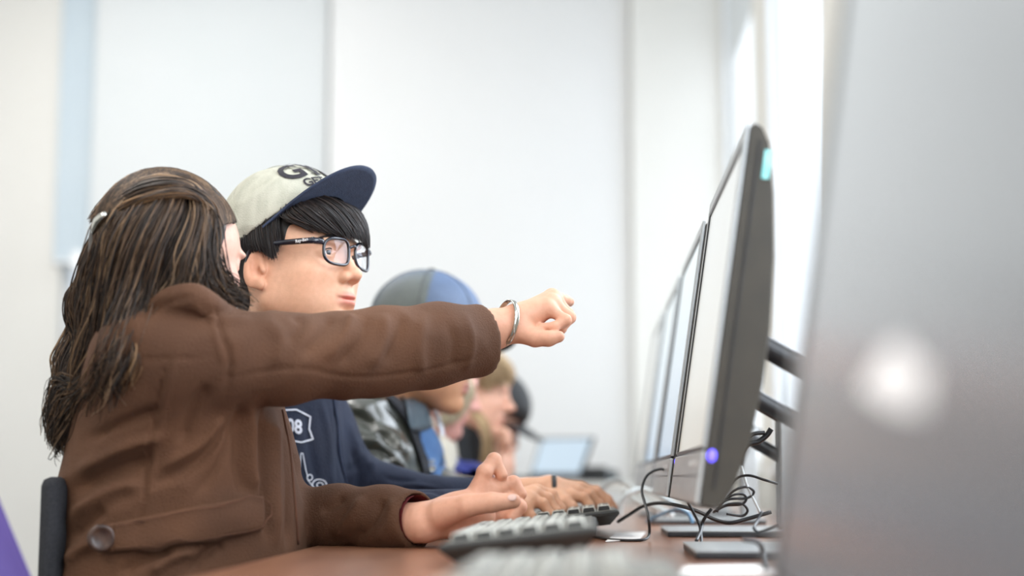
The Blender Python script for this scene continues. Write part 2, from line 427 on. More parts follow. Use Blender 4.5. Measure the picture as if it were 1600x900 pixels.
# frames round the unseen ceiling panels added for fill light
m_fillf = mat('lamp frame white', (.9, .9, .9), .4, noise=(5, (.86, .86, .86)))
for i, (la, d) in enumerate(FILL_PANELS):
    o = boxes('ceiling_lamp', MR, [((la-.65, d-.65, H-.05), (la-.6, d+.65, H)), ((la+.6, d-.65, H-.05), (la+.65, d+.65, H)), ((la-.6, d-.65, H-.05), (la+.6, d-.6, H)), ((la-.6, d+.6, H-.05), (la+.6, d+.65, H))], m_fillf)
    tag(o, 'square ceiling lamp frame, ' + ['above and before the long-haired person', 'above the pale-haired person', 'behind the camera', 'nearest the back wall'][i], 'ceiling lamp')
# ------------------------------------------------------------------ desk row
m_wood = mat('reddish brown desk laminate', srgb(150, 104, 78), .28, noise=(14, srgb(124, 82, 60), (1, .12, 1)), bump=(120, .04), coat=.3)
m_edge = mat('dark desk edge band', srgb(120, 74, 56), .4, noise=(20, srgb(104, 62, 48)))
m_dark = mat('dark grey powder coat', srgb(52, 52, 54), .5, noise=(40, srgb(46, 46, 48)))
m_black = mat('black plastic', srgb(30, 30, 32), .42, noise=(60, srgb(25, 25, 27)), bump=(700, .06))
DZ = .74
t = empty('desk', R(.05, 1.0, 0), 'long reddish brown desk under the row of monitors', 'desk')
D0, D1 = .25, 5.3; DL = -.383; DR = .5
boxes('desk_top', MR, [((DL, D0, DZ-.028), (DR, D1, DZ))], m_wood, t, .003)
boxes('edge_band', MR, [((DL-.004, D0, DZ-.027), (DL, D1, DZ-.002))], m_edge, t)
for d in (.35, 1.95, 3.55, 5.2):
    boxes('leg', MR, [((DL+.18, d-.025, 0), (DL+.24, d+.025, DZ-.028))], m_dark, t, .004)
    boxes('leg', MR, [((DR-.1, d-.025, 0), (DR-.05, d+.025, DZ-.028))], m_dark, t, .004)
t = empty('side_table', R(-.1, 5.9, 0), 'plain table at the far end carrying the laptop', 'table')
boxes('table_top', MR, [((-.55, 5.5, .785), (.5, 6.5, .81))], mat('pale table laminate', srgb(225, 222, 214), .5, noise=(9, srgb(219, 216, 208))), t, .004)
for la in (-.5, .4):
    for d in (5.55, 6.4): boxes('leg', MR, [((la, d, 0), (la+.05, d+.05, .785))], m_dark, t)

# ------------------------------------------------------------------ monitors
m_mdark = mat('dark taupe monitor plastic', srgb(48, 43, 33), .55, noise=(30, srgb(41, 37, 28)), bump=(900, .05))
m_mblue = mat('blue grey monitor plastic', srgb(92, 106, 116), .45, noise=(30, srgb(86, 100, 110)))
m_bezel = mat('silver grey bezel', srgb(165, 168, 168), .3, noise=(30, srgb(158, 161, 161)), metal=.3)
m_inner = mat('black bezel line', srgb(20, 22, 30), .35, noise=(30, srgb(16, 18, 24)))
m_silver = mat('brushed silver', srgb(185, 187, 186), .33, metal=.5, noise=(60, srgb(175, 177, 176), (1, .1, 1)))
m_led = mat('blue power light', (.08, .06, 1), .3, emit=((.13, .10, 1.0), 2.2), noise=(9, (.1, .07, .9)))
m_icon = mat('white icon print', (.8, .8, .8), .5, noise=(9, (.75, .75, .75)))
def screen_mat(name, c0, c1, strength, rough=.18):
    m = mat(name, srgb(40, 42, 44), rough, spec=.6)
    n = m.node_tree.nodes; l = m.node_tree.links; b = n['Principled BSDF']
    tc = n.new('ShaderNodeTexCoord'); sp = n.new('ShaderNodeSeparateXYZ'); l.new(tc.outputs['Object'], sp.inputs[0])
    mr = n.new('ShaderNodeMapRange'); mr.inputs[1].default_value = .04; mr.inputs[2].default_value = .40; l.new(sp.outputs[2], mr.inputs[0])
    rp = n.new('ShaderNodeValToRGB'); rp.color_ramp.interpolation = 'LINEAR'
    rp.color_ramp.elements[0].color = (*c0, 1); rp.color_ramp.elements[1].color = (*c1, 1); l.new(mr.outputs[0], rp.inputs[0])
    l.new(rp.outputs[0], b.inputs['Emission Color']); b.inputs['Emission Strength'].default_value = strength
    return m
TILT = math.radians(8.5); MW = .52; MH = .425
def monitor(near, label, body, scr, lat=.116, z=CAMZ-.031, sticker=False, side=None, MW=.52, ch=.062, led=True):
    """origin: bottom front edge at the near end; local x = away from the user, y = along the row, z = up the tilted face"""
    t = empty('monitor', R(lat, near, z), label, 'monitor', rot=(0, 0, -PHI))
    T = Matrix.Translation(t.location) @ Matrix.Rotation(-PHI, 4, 'Z') @ Matrix.Rotation(TILT, 4, 'Y')
    # housing: the side outline extruded along the width, softened at both ends
    prof = [(0, .006), (.002, 0), (.022, 0), (.034, .02), (.046, .07), (.052, .14), (.052, .2), (.046, .28), (.036, .35), (.024, .405), (.014, MH-.004), (.006, MH), (.001, MH-.004)]
    ys = [0, .004, .02, .08, MW-.08, MW-.02, MW-.004, MW]; sc = [.94, .98, 1, 1.06, 1.06, 1, .98, .94]
    V = []; F = []
    for y, s_ in zip(ys, sc):
        for (x, zz) in prof:
            V.append(T @ Vector((x*s_, y, MH/2+(zz-MH/2)*(1 if .01 < y < MW-.01 else .994))))
    n = len(prof)
    for i in range(len(ys)-1):
        for j in range(n): F.append((i*n+j, i*n+(j+1) % n, (i+1)*n+(j+1) % n, (i+1)*n+j))
    F.append(tuple(range(n))[::-1]); F.append(tuple((len(ys)-1)*n+j for j in range(n)))
    me = from_arrays('housing', V, F); bm = bmesh.new(); bm.from_mesh(me); bmesh.ops.recalc_face_normals(bm, faces=bm.faces); bm.to_mesh(me); bm.free()
    link('housing', me, body, t)
    bz = .014
    boxes('bezel', T, [((-.005, .001, ch), (0, bz, MH-.001)), ((-.005, MW-bz, ch), (0, MW-.001, MH-.001)), ((-.005, bz, MH-bz-.004), (0, MW-bz, MH-.001))], m_bezel, t, .0015)
    boxes('bezel_line', T, [((-.0042, bz, ch), (.0, bz+.005, MH-bz-.004)), ((-.0042, MW-bz-.005, ch), (0, MW-bz, MH-bz-.004)), ((-.0042, bz, MH-bz-.009), (0, MW-bz, MH-bz-.004)), ((-.0042, bz, ch-.002), (0, MW-bz, ch+.003))], m_inner, t)
    s = boxes('screen', T, [((-.0025, bz+.004, ch+.002), (.0005, MW-bz-.004, MH-bz-.006))], scr, t)
    c = boxes('chin', T, [((-.0055, .001, .001), (0, MW-.001, ch-.003))], m_silver, t, .002)
    boxes('chin_groove', T, [((-.006, .004, ch*.5), (-.005, MW-.004, ch*.5+.0015))], m_inner, c)
    [boxes('icon', T, [((-.0062, .05+i*.03, ch*.7), (-.0055, .058+i*.03, ch*.7+.006))], m_icon, c) for i in range(5)]
    boxes('side_seam', T, [((.012, -.0012, .02), (.0135, .004, MH-.02))], m_inner, t)
    if side:
        boxes('side_panel', T, [((.016, -.001, .03), (.040, .02, .12)), ((.016, -.001, .123), (.042, .02, .27)), ((.016, -.001, .273), (.030, .02, .38))], side, t, .002)
    bm = bmesh.new(); r = bmesh.ops.create_uvsphere(bm, u_segments=16, v_segments=10, radius=1)
    for v in r['verts']: v.co = T @ Vector((.006+v.co.x*.0048, -.001+v.co.y*.002, .055+v.co.z*.0065))
    if led: link('power_light', bm_mesh('power_light', bm), m_led, t, True)
    if sticker: boxes('sticker', T, [((.0195, -.0015, MH-.062), (.0275, .012, MH-.03))], mat('teal sticker', srgb(110, 190, 190), .5, noise=(30, srgb(150, 205, 200))), t)
    # stand: base plate, upright column, slanting arm
    cy = near+MW/2
    st = boxes('stand_base', MR, [((lat+.005, cy-.125, DZ), (lat+.235, cy+.125, DZ+.008))], m_black, t, .002)
    boxes('base_cover', MR, [((lat+.004, cy-.123, DZ+.008), (lat+.233, cy+.123, DZ+.0105))], m_silver, st, .001)
    boxes('column', MR, [((lat+.195, cy-.03, DZ+.0105), (lat+.228, cy+.03, z+.13))], m_silver, t, .004)
    a = R(lat+.235, cy, z+.115); b = T @ Vector((.05, MW/2, .215))
    tube('arm', [a, (a+b)/2, b], .014, m_black, t, n=8, ns=12)
    a2 = R(lat+.215, cy, z+.055); b2 = T @ Vector((.045, MW/2, .15))
    tube('arm', [a2, (a2+b2)/2, b2], .011, m_black, t, n=8, ns=12)
    return t
s_cream = screen_mat('lit cream screen', srgb(196, 190, 176), srgb(208, 210, 206), .62)
s_blue = screen_mat('lit bluish screen', srgb(150, 172, 196), srgb(214, 226, 228), .62)
s_grey = screen_mat('dim grey screen', srgb(112, 112, 115), srgb(200, 206, 208), .72, .26)
monitor(.30, 'huge out-of-focus monitor at the right edge, nearest the camera', m_mdark, s_grey, lat=.108, z=DZ+.02, MW=.65, ch=.014, led=False)
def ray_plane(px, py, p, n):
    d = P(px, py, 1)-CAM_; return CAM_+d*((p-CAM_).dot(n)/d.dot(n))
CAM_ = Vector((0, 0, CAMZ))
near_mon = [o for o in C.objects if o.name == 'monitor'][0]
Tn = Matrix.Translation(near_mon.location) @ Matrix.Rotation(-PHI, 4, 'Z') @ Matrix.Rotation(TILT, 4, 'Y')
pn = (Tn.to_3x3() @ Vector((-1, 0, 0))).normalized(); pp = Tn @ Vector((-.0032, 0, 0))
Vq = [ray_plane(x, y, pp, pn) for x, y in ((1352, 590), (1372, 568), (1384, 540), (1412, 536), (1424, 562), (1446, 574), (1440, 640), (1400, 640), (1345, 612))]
link('lit_window', from_arrays('lit_window', Vq+[v-pn*.0004 for v in Vq], [tuple(range(9)), tuple(range(17, 8, -1))]+[(i, (i+1) % 9, 9+(i+1) % 9, 9+i) for i in range(9)]), mat('white patch lit on the screen', (.5, .5, .5), .3, emit=((1, 1, 1), .5), noise=(9, (.5, .5, .5))), near_mon)  # glowing patch imitates a reflection on the screen
monitor(1.67, 'tall dark monitor with blue power light and teal sticker, right of the pointing hand', m_mdark, s_cream, sticker=True)
monitor(2.33, 'monitor mostly hidden behind the tall dark one, only its corner showing', m_mdark, s_blue)
monitor(2.98, 'mid-row monitor with a bluish screen and blue-grey side panels', m_mdark, s_blue, side=m_mblue)
monitor(3.63, 'farthest monitor, a thin sliver left of the bluish screen', m_mblue, s_cream)

# ------------------------------------------------------------------ keyboards
m_kbody = mat('grey black keyboard shell', srgb(42, 42, 40), .45, noise=(40, srgb(36, 36, 34)), bump=(900, .06))
m_kdeck = mat('warm grey keyboard deck', srgb(104, 103, 97), .5, noise=(40, srgb(96, 95, 90)))
m_key = mat('light grey key caps', srgb(226, 225, 216), .45, noise=(40, srgb(218, 217, 208)))
m_print = mat('dark key print', srgb(50, 50, 50), .6, noise=(40, srgb(40, 40, 40)))
KEYME = None
def key_mesh(w, d):
    bm = bmesh.new(); r = bmesh.ops.create_cube(bm, size=1)
    for v in bm.verts:
        s_ = .80 if v.co.z > 0 else 1.0; v.co = Vector((v.co.x*w*s_, v.co.y*d*(s_ if v.co.z > 0 else 1), v.co.z*.009))
    bmesh.ops.bevel(bm, geom=list(bm.edges), offset=.0012, segments=2, affect='EDGES')
    box_bm(bm, Matrix.Identity(4), (-w*.2, -d*.22, .0045), (-w*.02, d*.05, .0049))
    me = bm_mesh('key', bm); me.materials.append(m_key); me.materials.append(m_print)
    for p in me.polygons:
        if p.index >= len(me.polygons)-6: p.material_index = 1
    return me
KM = {}
def keyboard(lat, near, label, yaw=0, tilt=-6.5, z=DZ):
    """long side runs along the row; the far (monitor) side stands on feet"""
    t = empty('keyboard', R(lat, near, z), label, 'keyboard', rot=(0, 0, -PHI+yaw))
    T = Matrix.Translation(t.location) @ Matrix.Rotation(-PHI+yaw, 4, 'Z')
    tl = math.radians(tilt); S = T @ Matrix.Translation((0, 0, .004)) @ Matrix.Rotation(tl, 4, 'Y')
    KL, KW = .445, .165
    # shell: slanting underside
    ring = lambda i, o, zz: [S @ Vector(q) for q in ((i, o, zz), (KW-i, o, zz), (KW-i, KL-o, zz), (i, KL-o, zz))]
    V = ring(.016, .010, 0)+ring(.0, .0, .015)+ring(.0, .0, .019)+ring(.003, .003, .021); F = [(3, 2, 1, 0), (12, 13, 14, 15)]
    for k in range(3):
        for j in range(4): F.append((k*4+j, k*4+(j+1) % 4, k*4+4+(j+1) % 4, k*4+4+j))
    link('shell', from_arrays('shell', V, F), m_kbody, t)
    boxes('deck', S, [((.005, .005, .0205), (KW-.005, KL-.005, .0225))], m_kdeck, t, .001)
    for y in (.04, KL-.06): boxes('foot', T, [((KW-.052, y+.03, 0), (KW-.04, y+.05, .018))], m_kbody, t, .002)
    rows = 6; cnt = 0; kx = (KW-.022)/rows; ky = (KL-.016)/22
    Sl = t.matrix_basis.inverted() if False else None
    base = Matrix.Translation((0, 0, .004)) @ Matrix.Rotation(tl, 4, 'Y')
    for r_ in range(rows):
        y = .008+ky/2; x = .011+kx*(r_+.5); col = 0.0
        # row 0 is nearest the user: space bar row
        pat = [1.25, 1.25, 1.25, 6, 1.25, 1.25, 1.25, 1.25] if r_ == 0 else [1.9]+[1]*11+[1.9] if r_ in (1, 2) else [1]*13+[1.8] if r_ < 5 else [1]+[1]*12+[1.8]
        pat = pat+[0.2]+[1]*3+[0.2]+[1]*3
        pat = pat[::-1] if True else pat               # number pad lies at the near end (user's right)
        tot = sum(pat); u = (KL-.016)/tot; yy = .008
        for wk in pat:
            if wk < .5: yy += wk*u; continue
            if cnt < 99:
                key = (round(wk, 2), r_)
                if key not in KM: KM[key] = key_mesh(kx*.93, wk*u*.93)
                o = bpy.data.objects.new('key', KM[key]); C.objects.link(o); o.parent = t
                o.matrix_basis = base @ Matrix.Translation((x, yy+wk*u/2, .0265)); cnt += 1
            yy += wk*u
    return t
keyboard(-.155, 1.60, 'blurred light-keyed keyboard in the foreground beside the resting hand')
keyboard(-.118, 2.42, 'light-keyed keyboard under the hands of the bespectacled person')
keyboard(-.10, .78, 'very blurred pale keyboard along the bottom edge of the picture', tilt=-2)

# ------------------------------------------------------------------ small things on the desk
m_paper = mat('white paper', srgb(238, 234, 230), .6, noise=(5, srgb(233, 229, 225)))
m_pen = mat('dark blue pen', srgb(38, 48, 66), .25, noise=(20, srgb(30, 40, 58)))
def on_desk(px, py, z=DZ):
    """point of the desk plane seen at a pixel"""
    d = cF + Vector((1, 0, 0))*((px-800)/FPX) + cU*((450-py)/FPX); return Vector((0, 0, CAMZ)) + d*((z-CAMZ)/d.z)
def sheet(name, quad, th, m, label, cat):
    q = [on_desk(*p, z=DZ+.0008) for p in quad]; V = q+[p+Vector((0, 0, th)) for p in q]
    F = [(3, 2, 1, 0), (4, 5, 6, 7)]+[(j, (j+1) % 4, 4+(j+1) % 4, 4+j) for j in range(4)]
    return tag(link(name, from_arrays(name, V, F), m), label, cat)
sheet('paper_slip', [(946, 847), (1000, 843), (1009, 832), (962, 834)], .0012, m_paper, 'small white paper slip beside the middle keyboard', 'paper')
sheet('paper_sheet', [(1060, 899), (1215, 896), (1185, 884), (1070, 886)], .0012, m_paper, 'white paper sheet in the blurred foreground at lower right', 'paper')
t = empty('pen', P(893, 824, 2.38), 'dark blue pen under the typing fingers', 'pen')
a, b = P(870, 812, 2.42), P(911, 832, 2.36)
tube('barrel', [a, a+(b-a)*.8], .0046, m_pen, t, n=6, ns=12); tube('tip', [a+(b-a)*.8, a+(b-a)*.9, b], np.array([.0046, .0036, .0028, .0012]), m_black, t, n=4, ns=12)
# laptop and black case on the far table
t = empty('laptop', P(870, 748, 5.95), 'open laptop with a pale blue screen on the far table', 'laptop')
TL, TR, BR, BL = P(845, 684, 6.10), P(928, 683, 5.80), P(906, 744, 5.72), P(827, 744, 6.02)
nrm = (TR-TL).cross(BL-TL).normalized(); 
if nrm.y > 0: nrm = -nrm
def slab(name, q, n_, th, m, parent):
    V = [p+n_*0 for p in q]+[p-n_*th for p in q]; F = [(0, 1, 2, 3), (7, 6, 5, 4)]+[(j, (j+1) % 4, 4+(j+1) % 4, 4+j) for j in range(4)]
    me = from_arrays(name, V, F); bm = bmesh.new(); bm.from_mesh(me); bmesh.ops.recalc_face_normals(bm, faces=bm.faces); bm.to_mesh(me); bm.free()
    return link(name, me, m, parent)
lid = slab('lid', [TL, TR, BR, BL], nrm, .008, m_black, t)
ins = lambda a_, b_: [TL+(TR-TL)*u+(BL-TL)*v for u, v in ((a_, .05), (1-a_, .05), (1-a_, .93), (a_, .93))]
q = [TL*(1-u)*(1-v)+TR*u*(1-v)+BR*u*v+BL*(1-u)*v+nrm*.0012 for u, v in ((.035, .05), (.965, .05), (.965, .92), (.035, .92))]
slab('screen', q, nrm, .001, mat('pale blue laptop screen', srgb(60, 70, 80), .3, emit=(srgb(196, 214, 228), .9), noise=(3, srgb(50, 60, 70))), t)
fw = Vector((nrm.x, nrm.y, 0)).normalized()
slab('keyboard_base', [BL, BR, BR+fw*.2, BL+fw*.2], Vector((0, 0, 1)), .016, m_dark, t)
t = empty('black_case', P(935, 748, 5.9), 'low black case beside the laptop', 'case')
o = P(907, 748, 5.85); w_ = P(966, 748, 5.85)-o
boxes('case_body', Matrix.Translation(o), [((0, 0, -.012), (w_.x, .16, .032))], m_black, t, .006)
boxes('case_lid', Matrix.Translation(o), [((0, -.002, .033), (w_.x*.72, .16, .046))], m_black, t, .006)
boxes('latch', Matrix.Translation(o), [((w_.x*.7, -.006, .004), (w_.x*.86, 0, .028))], m_mblue, t, .002)

# ------------------------------------------------------------------ cables
m_cab = mat('black cable rubber', srgb(22, 22, 24), .4, noise=(50, srgb(18, 18, 20)))
m_cabw = mat('pale grey cable', srgb(205, 212, 212), .4, noise=(50, srgb(196, 203, 203)))
m_cabb = mat('light blue cable', srgb(120, 160, 190), .4, noise=(50, srgb(110, 150, 182)))
def cable(pts, r, m, label):
    Q = []
    for x, y, D in pts:
        p = P(x, y, D)
        if p.z < DZ+r: p = on_desk(x, y, DZ+r)
        Q.append(p)
    tag(tube('cable', Q, r, m, n=60, ns=8), label, 'cable')
cable([(1050, 748, 2.5), (1035, 733, 2.45), (1012, 742, 2.4), (1003, 765, 2.38), (1008, 788, 2.35), (1013, 808, 2.3), (1014, 836, 2.3), (1000, 844, 2.3), (955, 843, 2.3), (925, 838, 2.42)], .0022, m_cab, 'thin black cable arching down to the paper slip')
cable([(966, 815, 2.5), (985, 803, 2.45), (1005, 791, 2.4), (1030, 786, 2.35), (1060, 790, 2.3), (1090, 799, 2.25), (1115, 811, 2.22), (1140, 817, 2.2), (1170, 810, 2.2), (1205, 800, 2.2)], .0029, m_cab, 'thick black cable running from the middle keyboard to the right')
cable([(1012, 815, 2.8), (1035, 803, 2.75), (1058, 797, 2.7), (1074, 802, 2.6), (1082, 815, 2.55)], .0035, m_cabb, 'light blue cable hooked behind the black ones')
cable([(935, 790, 3.3), (938, 768, 3.3), (955, 752, 3.3), (978, 754, 3.3), (998, 770, 3.2), (1015, 790, 3.1), (1030, 800, 3.0)], .0065, m_cabw, 'pale grey cable loop nearest the typing hand')
cable([(968, 805, 2.9), (971, 785, 2.9), (984, 770, 2.9), (1005, 765, 2.9), (1028, 773, 2.85), (1052, 788, 2.8), (1075, 800, 2.8)], .0055, m_cabw, 'pale grey cable loop in front of the bluish monitor')
cable([(975, 765, 3.1), (1000, 785, 3.0), (1030, 795, 2.95), (1050, 805, 2.9)], .0055, m_cabw, 'pale grey cable crossing between the two pale loops')
cable([(1075, 785, 2.1), (1083, 800, 2.1), (1092, 818, 2.1), (1095, 832, 2.08), (1096, 850, 2.05)], .0020, m_cab, 'black cable hanging straight under the tall monitor')
cable([(1112, 795, 2.1), (1102, 808, 2.1), (1097, 820, 2.1), (1094, 832, 2.08), (1088, 845, 2.05)], .0024, m_cab, 'black cable crossing the hanging one below the tall monitor')
cable([(1120, 800, 2.3), (1135, 768, 2.3), (1150, 748, 2.3), (1170, 743, 2.25), (1195, 750, 2.2), (1215, 756, 2.2)], .0020, m_cab, 'black cable bowed high behind the tall monitor')
cable([(1125, 790, 2.35), (1145, 768, 2.3), (1165, 761, 2.3), (1178, 768, 2.3), (1168, 778, 2.3), (1140, 780, 2.3), (1122, 788, 2.3)], .0020, m_cab, 'closed black cable loop, topmost of the tangle')
cable([(1120, 795, 2.35), (1140, 776, 2.3), (1160, 772, 2.3), (1166, 780, 2.3), (1158, 788, 2.3), (1135, 790, 2.3), (1118, 798, 2.3)], .0020, m_cab, 'closed black cable loop in the middle of the tangle')
cable([(1115, 800, 2.35), (1135, 789, 2.3), (1158, 787, 2.3), (1168, 797, 2.3), (1160, 806, 2.3), (1135, 803, 2.3)], .0020, m_cab, 'black cable loop lowest in the tangle')
cable([(1158, 728, 2.3), (1168, 760, 2.3), (1180, 785, 2.3), (1190, 806, 2.3)], .0018, m_cabw, 'thin pale cable slanting down beside the column')
cable([(1155, 715, 2.2), (1168, 695, 2.2), (1185, 690, 2.2), (1198, 680, 2.2), (1205, 670, 2.2)], .004, m_cab, 'black cable bunched under the monitor arm')
cable([(1150, 690, 2.2), (1165, 686, 2.2), (1178, 678, 2.2), (1195, 676, 2.2)], .003, m_cab, 'short black cable just below the monitor arm')
cable([(1190, 800, 2.0), (1183, 815, 1.98), (1178, 825, 1.95), (1185, 832, 1.95), (1198, 828, 1.95), (1215, 820, 1.95)], .0020, m_cab, 'black cable curl beside the nearest monitor')
cable([(1160, 842, 1.7), (1185, 848, 1.7), (1192, 868, 1.7), (1195, 890, 1.65)], .0026, m_dark, 'blurred grey cable over the nearest stand base')

# ------------------------------------------------------------------ chairs
m_fab = mat('black chair fabric', srgb(28, 28, 32), .9, noise=(300, srgb(40, 40, 44)), bump=(500, .3))
m_purple = mat('purple chair plastic', srgb(76, 57, 122), .6, noise=(9, srgb(70, 52, 114)))
def chair(lat, dist, label, m=m_fab, blat=None, top=None, half=.21, seat_z=.45, group=None, bt=.055):
    """seat centre at lat, dist; the person faces +lat; backrest inner face at blat"""
    t = empty('office_chair', R(lat, dist, 0), label, 'chair')
    blat = lat-.24 if blat is None else blat; top = .86 if top is None else top
    boxes('seat', MR, [((lat-.21, dist-half, seat_z-.07), (lat+.23, dist+half, seat_z))], m, t, .02, True)
    boxes('backrest', MR, [((blat-bt, dist-half, seat_z+.12), (blat, dist+half, top))], m, t, .012, True)
    boxes('back_bracket', MR, [((blat-bt-.02, dist-.03, seat_z-.09), (blat-bt-.001, dist+.03, seat_z+.3)), ((blat-bt-.02, dist-.03, seat_z-.09), (lat, dist+.03, seat_z-.072))], m_dark, t, .003)
    tube('stem', [R(lat, dist, .09), R(lat, dist, seat_z-.07)], .025, m_dark, t, n=4, ns=12)
    for k in range(5):
        a = k*2*math.pi/5+.3; e = R(lat+.27*math.cos(a), dist+.27*math.sin(a), .07)
        tube('leg', [R(lat, dist, .10), e], np.linspace(.022, .014, 4), m_dark, t, n=4, ns=8)
        w = bmesh.new(); bmesh.ops.create_uvsphere(w, u_segments=12, v_segments=8, radius=.03)
        for v in w.verts: v.co = v.co*Vector((1, .7, 1)).x if False else Vector((v.co.x, v.co.y*.7, v.co.z))+e-Vector((0, 0, .04))
        link('caster', bm_mesh('caster', w), m_black, t, True)
    return t
# ------------------------------------------------------------------ people: shared builders
from mathutils.bvhtree import BVHTree
m_skin = mat('skin', (1, 1, 1), .5, vcol=True, noise=(120, (.93, .91, .90)), bump=(500, .06), sss=.12, spec=.4)
m_hair = mat('dark brown hair', (1, 1, 1), .5, vcol=True, noise=(40, (.85, .85, .85)), spec=.45)
m_white_eye = mat('eye white', srgb(225, 222, 218), .25, noise=(20, srgb(220, 214, 210)))
m_iris = mat('dark brown iris', srgb(36, 22, 16), .15, noise=(20, srgb(28, 17, 12)))
SK = np.array(srgb(222, 178, 152)); SK2 = np.array(srgb(214, 158, 124))

class Frame:
    """local head/hand frame: x forward, y left, z up"""
    def __init__(s, origin, yaw=0, pitch=0, roll=0, sc=1.0):
        s.o = np.array(origin, float); s.s = sc
        s.M = np.array((Matrix.Rotation(yaw, 3, 'Z') @ Matrix.Rotation(-pitch, 3, 'Y') @ Matrix.Rotation(roll, 3, 'X')))   # columns = axes
    def p(s, x, y, z): return s.o + s.M @ (np.array((x, y, z))*s.s)
    def ell(s, c, r, tilt=None):
        A = s.M if tilt is None else s.M @ np.array(Euler(tilt).to_matrix())
        return ell(s.p(*c), np.array(r)*s.s, A.T)
    def cone(s, a, b, ra, rb): return cone(s.p(*a), s.p(*b), ra*s.s, rb*s.s)
    def loc(s, V): return ((V-s.o) @ s.M)/s.s

def head_field(fr, h=.0018, detail=True, nose=1.0, neck_to=None, female=False):
    c = fr.p(0, 0, -.02); r = .165*fr.s
    fld = Field(c-r, c+r, h)
    A = fld.add
    A(fr.ell((-.012, 0, .028), (.096, .075, .088)))
    A(fr.ell((.040, 0, .020), (.050, .058, .052)), k=.03)
    A(fr.ell((.034, 0, -.045), (.050, .055, .066)), k=.03)
    A(fr.ell((-.005, 0, -.035), (.050, .066, .050)), k=.03)
    for s in (1, -1):
        A(fr.ell((.056, s*.036, -.028), (.025, .023, .019)), k=.022)
        A(fr.cone((-.004, s*.052, -.060), (.058, s*.014, -.101), .016, .014), k=.028)
    for s in (1, -1): A(fr.ell((.034, s*.043, -.056), (.034, .019, .032)), k=.02)
    A(fr.ell((.072, 0, -.101), (.015, .020, .014)), k=.018)
    A(fr.ell((.064, 0, -.066), (.026, .028, .030)), k=.02)
    if neck_to is not None:
        w = .050 if not female else .043
        A(cone(fr.p(-.028, 0, -.075), neck_to, w*fr.s, w*1.08*fr.s), k=.022)
    if detail:
        for s in (1, -1):
            fld.cut(fr.ell((.094, s*.033, .001), (.020, .021, .013)), k=.016)
        A(fr.cone((.084, 0, .012), (.104*nose+.0, 0, -.030), .0065, .0085), k=.012)
        A(fr.ell((.108*nose, 0, -.034), (.0105, .0105, .0092)), k=.008)
        for s in (1, -1):
            A(fr.ell((.096*nose, s*.0125, -.037), (.0115, .0075, .0078)), k=.006)
            A(fr.ell((.086, s*.026, .014), (.010, .020, .006)), k=.012)
        # lips
        A(fr.ell((.0855, 0, -.0615), (.0095, .0215, .0052), (0, .25, 0)), k=.004)
        A(fr.ell((.0840, 0, -.0725), (.0095, .0190, .0060), (0, -.2, 0)), k=.004)
        fld.cut(fr.ell((.0935, 0, -.0668), (.0080, .023, .0012)), k=.003)
        fld.cut(fr.ell((.092, 0, -.083), (.010, .018, .0045)), k=.008)
        for s in (1, -1):
            fld.cut(fr.ell((.103*nose, s*.0065, -.0435), (.0055, .0032, .0026)), k=.002)
            # eyelids with the almond opening
            A(fr.ell((.0735, s*.031, -.001), (.0148, .0155, .0132)), k=.005)
            fld.cut(fr.ell((.0925, s*.0325, -.002), (.012, .0155, .0042), (0, 0, s*.25)), k=.002)
            # ears: helix ring, lobe, hollow concha
            A(fr.ell((-.012, s*.079, -.012), (.016, .0062, .029), (0, .22, s*-.35)), k=.005)
            fld.cut(fr.ell((-.009, s*.086, -.010), (.0095, .0058, .0195), (0, .22, s*-.35)), k=.003)
            fld.cut(fr.ell((-.004, s*.0840, -.020), (.0078, .0085, .0100)), k=.003); A(fr.ell((-.0145, s*.0800, -.006), (.0028, .0034, .013), (0, .22, s*-.35)), k=.002)
            A(fr.ell((.0015, s*.0775, -.016), (.0045, .0040, .0062)), k=.004)
            A(fr.ell((-.006, s*.0775, -.036), (.0085, .0050, .0085)), k=.005)
    return fld
def face_tone(fr, base, base2=None, lip=srgb(196, 110, 100)):
    base = np.array(base); lip = np.array(lip); base2 = np.array(base2 if base2 is not None else base)
    def f(V):
        L = fr.loc(V); c = np.tile(base, (len(V), 1))
        w = np.clip((L[:, 2]+.02)/-.10, 0, 1)[:, None]*.5; c = c*(1-w)+base2*w
        q = np.exp(-(((L[:, 1])/.021)**4+((L[:, 2]+.0668)/.0105)**4))*(L[:, 0] > .070); c = c*(1-.75*q[:, None])+lip*.75*q[:, None]
        for s in (1, -1):
            q = np.exp(-(((L[:, 0]-.062)/.022)**2+((L[:, 1]-s*.040)/.022)**2+((L[:, 2]+.035)/.02)**2)); c *= 1-q[:, None]*np.array((.0, .10, .12))
            q = np.exp(-(((L[:, 0]+.012)/.02)**2+((L[:, 1]-s*.080)/.012)**2+((L[:, 2]+.014)/.03)**2)); c *= 1-q[:, None]*np.array((.0, .16, .20))
        q = np.exp(-(((L[:, 0]-.108)/.012)**2+(L[:, 1]/.014)**2+((L[:, 2]+.036)/.012)**2)); c *= 1-q[:, None]*np.array((.0, .14, .16))
        return c
    return f
def eyes(fr, parent, look=(1, 0, 0)):
    for s in (1, -1):
        c = fr.p(.0725, s*.031, -.001); bm = bmesh.new(); bmesh.ops.create_uvsphere(bm, u_segments=24, v_segments=16, radius=.0122*fr.s)
        for v in bm.verts: v.co = v.co+Vector(c)
        e = link('eye', bm_mesh('eye', bm), m_white_eye, parent, True)
        d = fr.M @ (np.array(look)/np.linalg.norm(look)); bm = bmesh.new(); bmesh.ops.create_uvsphere(bm, u_segments=20, v_segments=12, radius=.0062*fr.s)
        q = Vector(c+d*.0078*fr.s)
        for v in bm.verts: v.co = v.co+q
        link('iris', bm_mesh('iris', bm), m_iris, e, True)
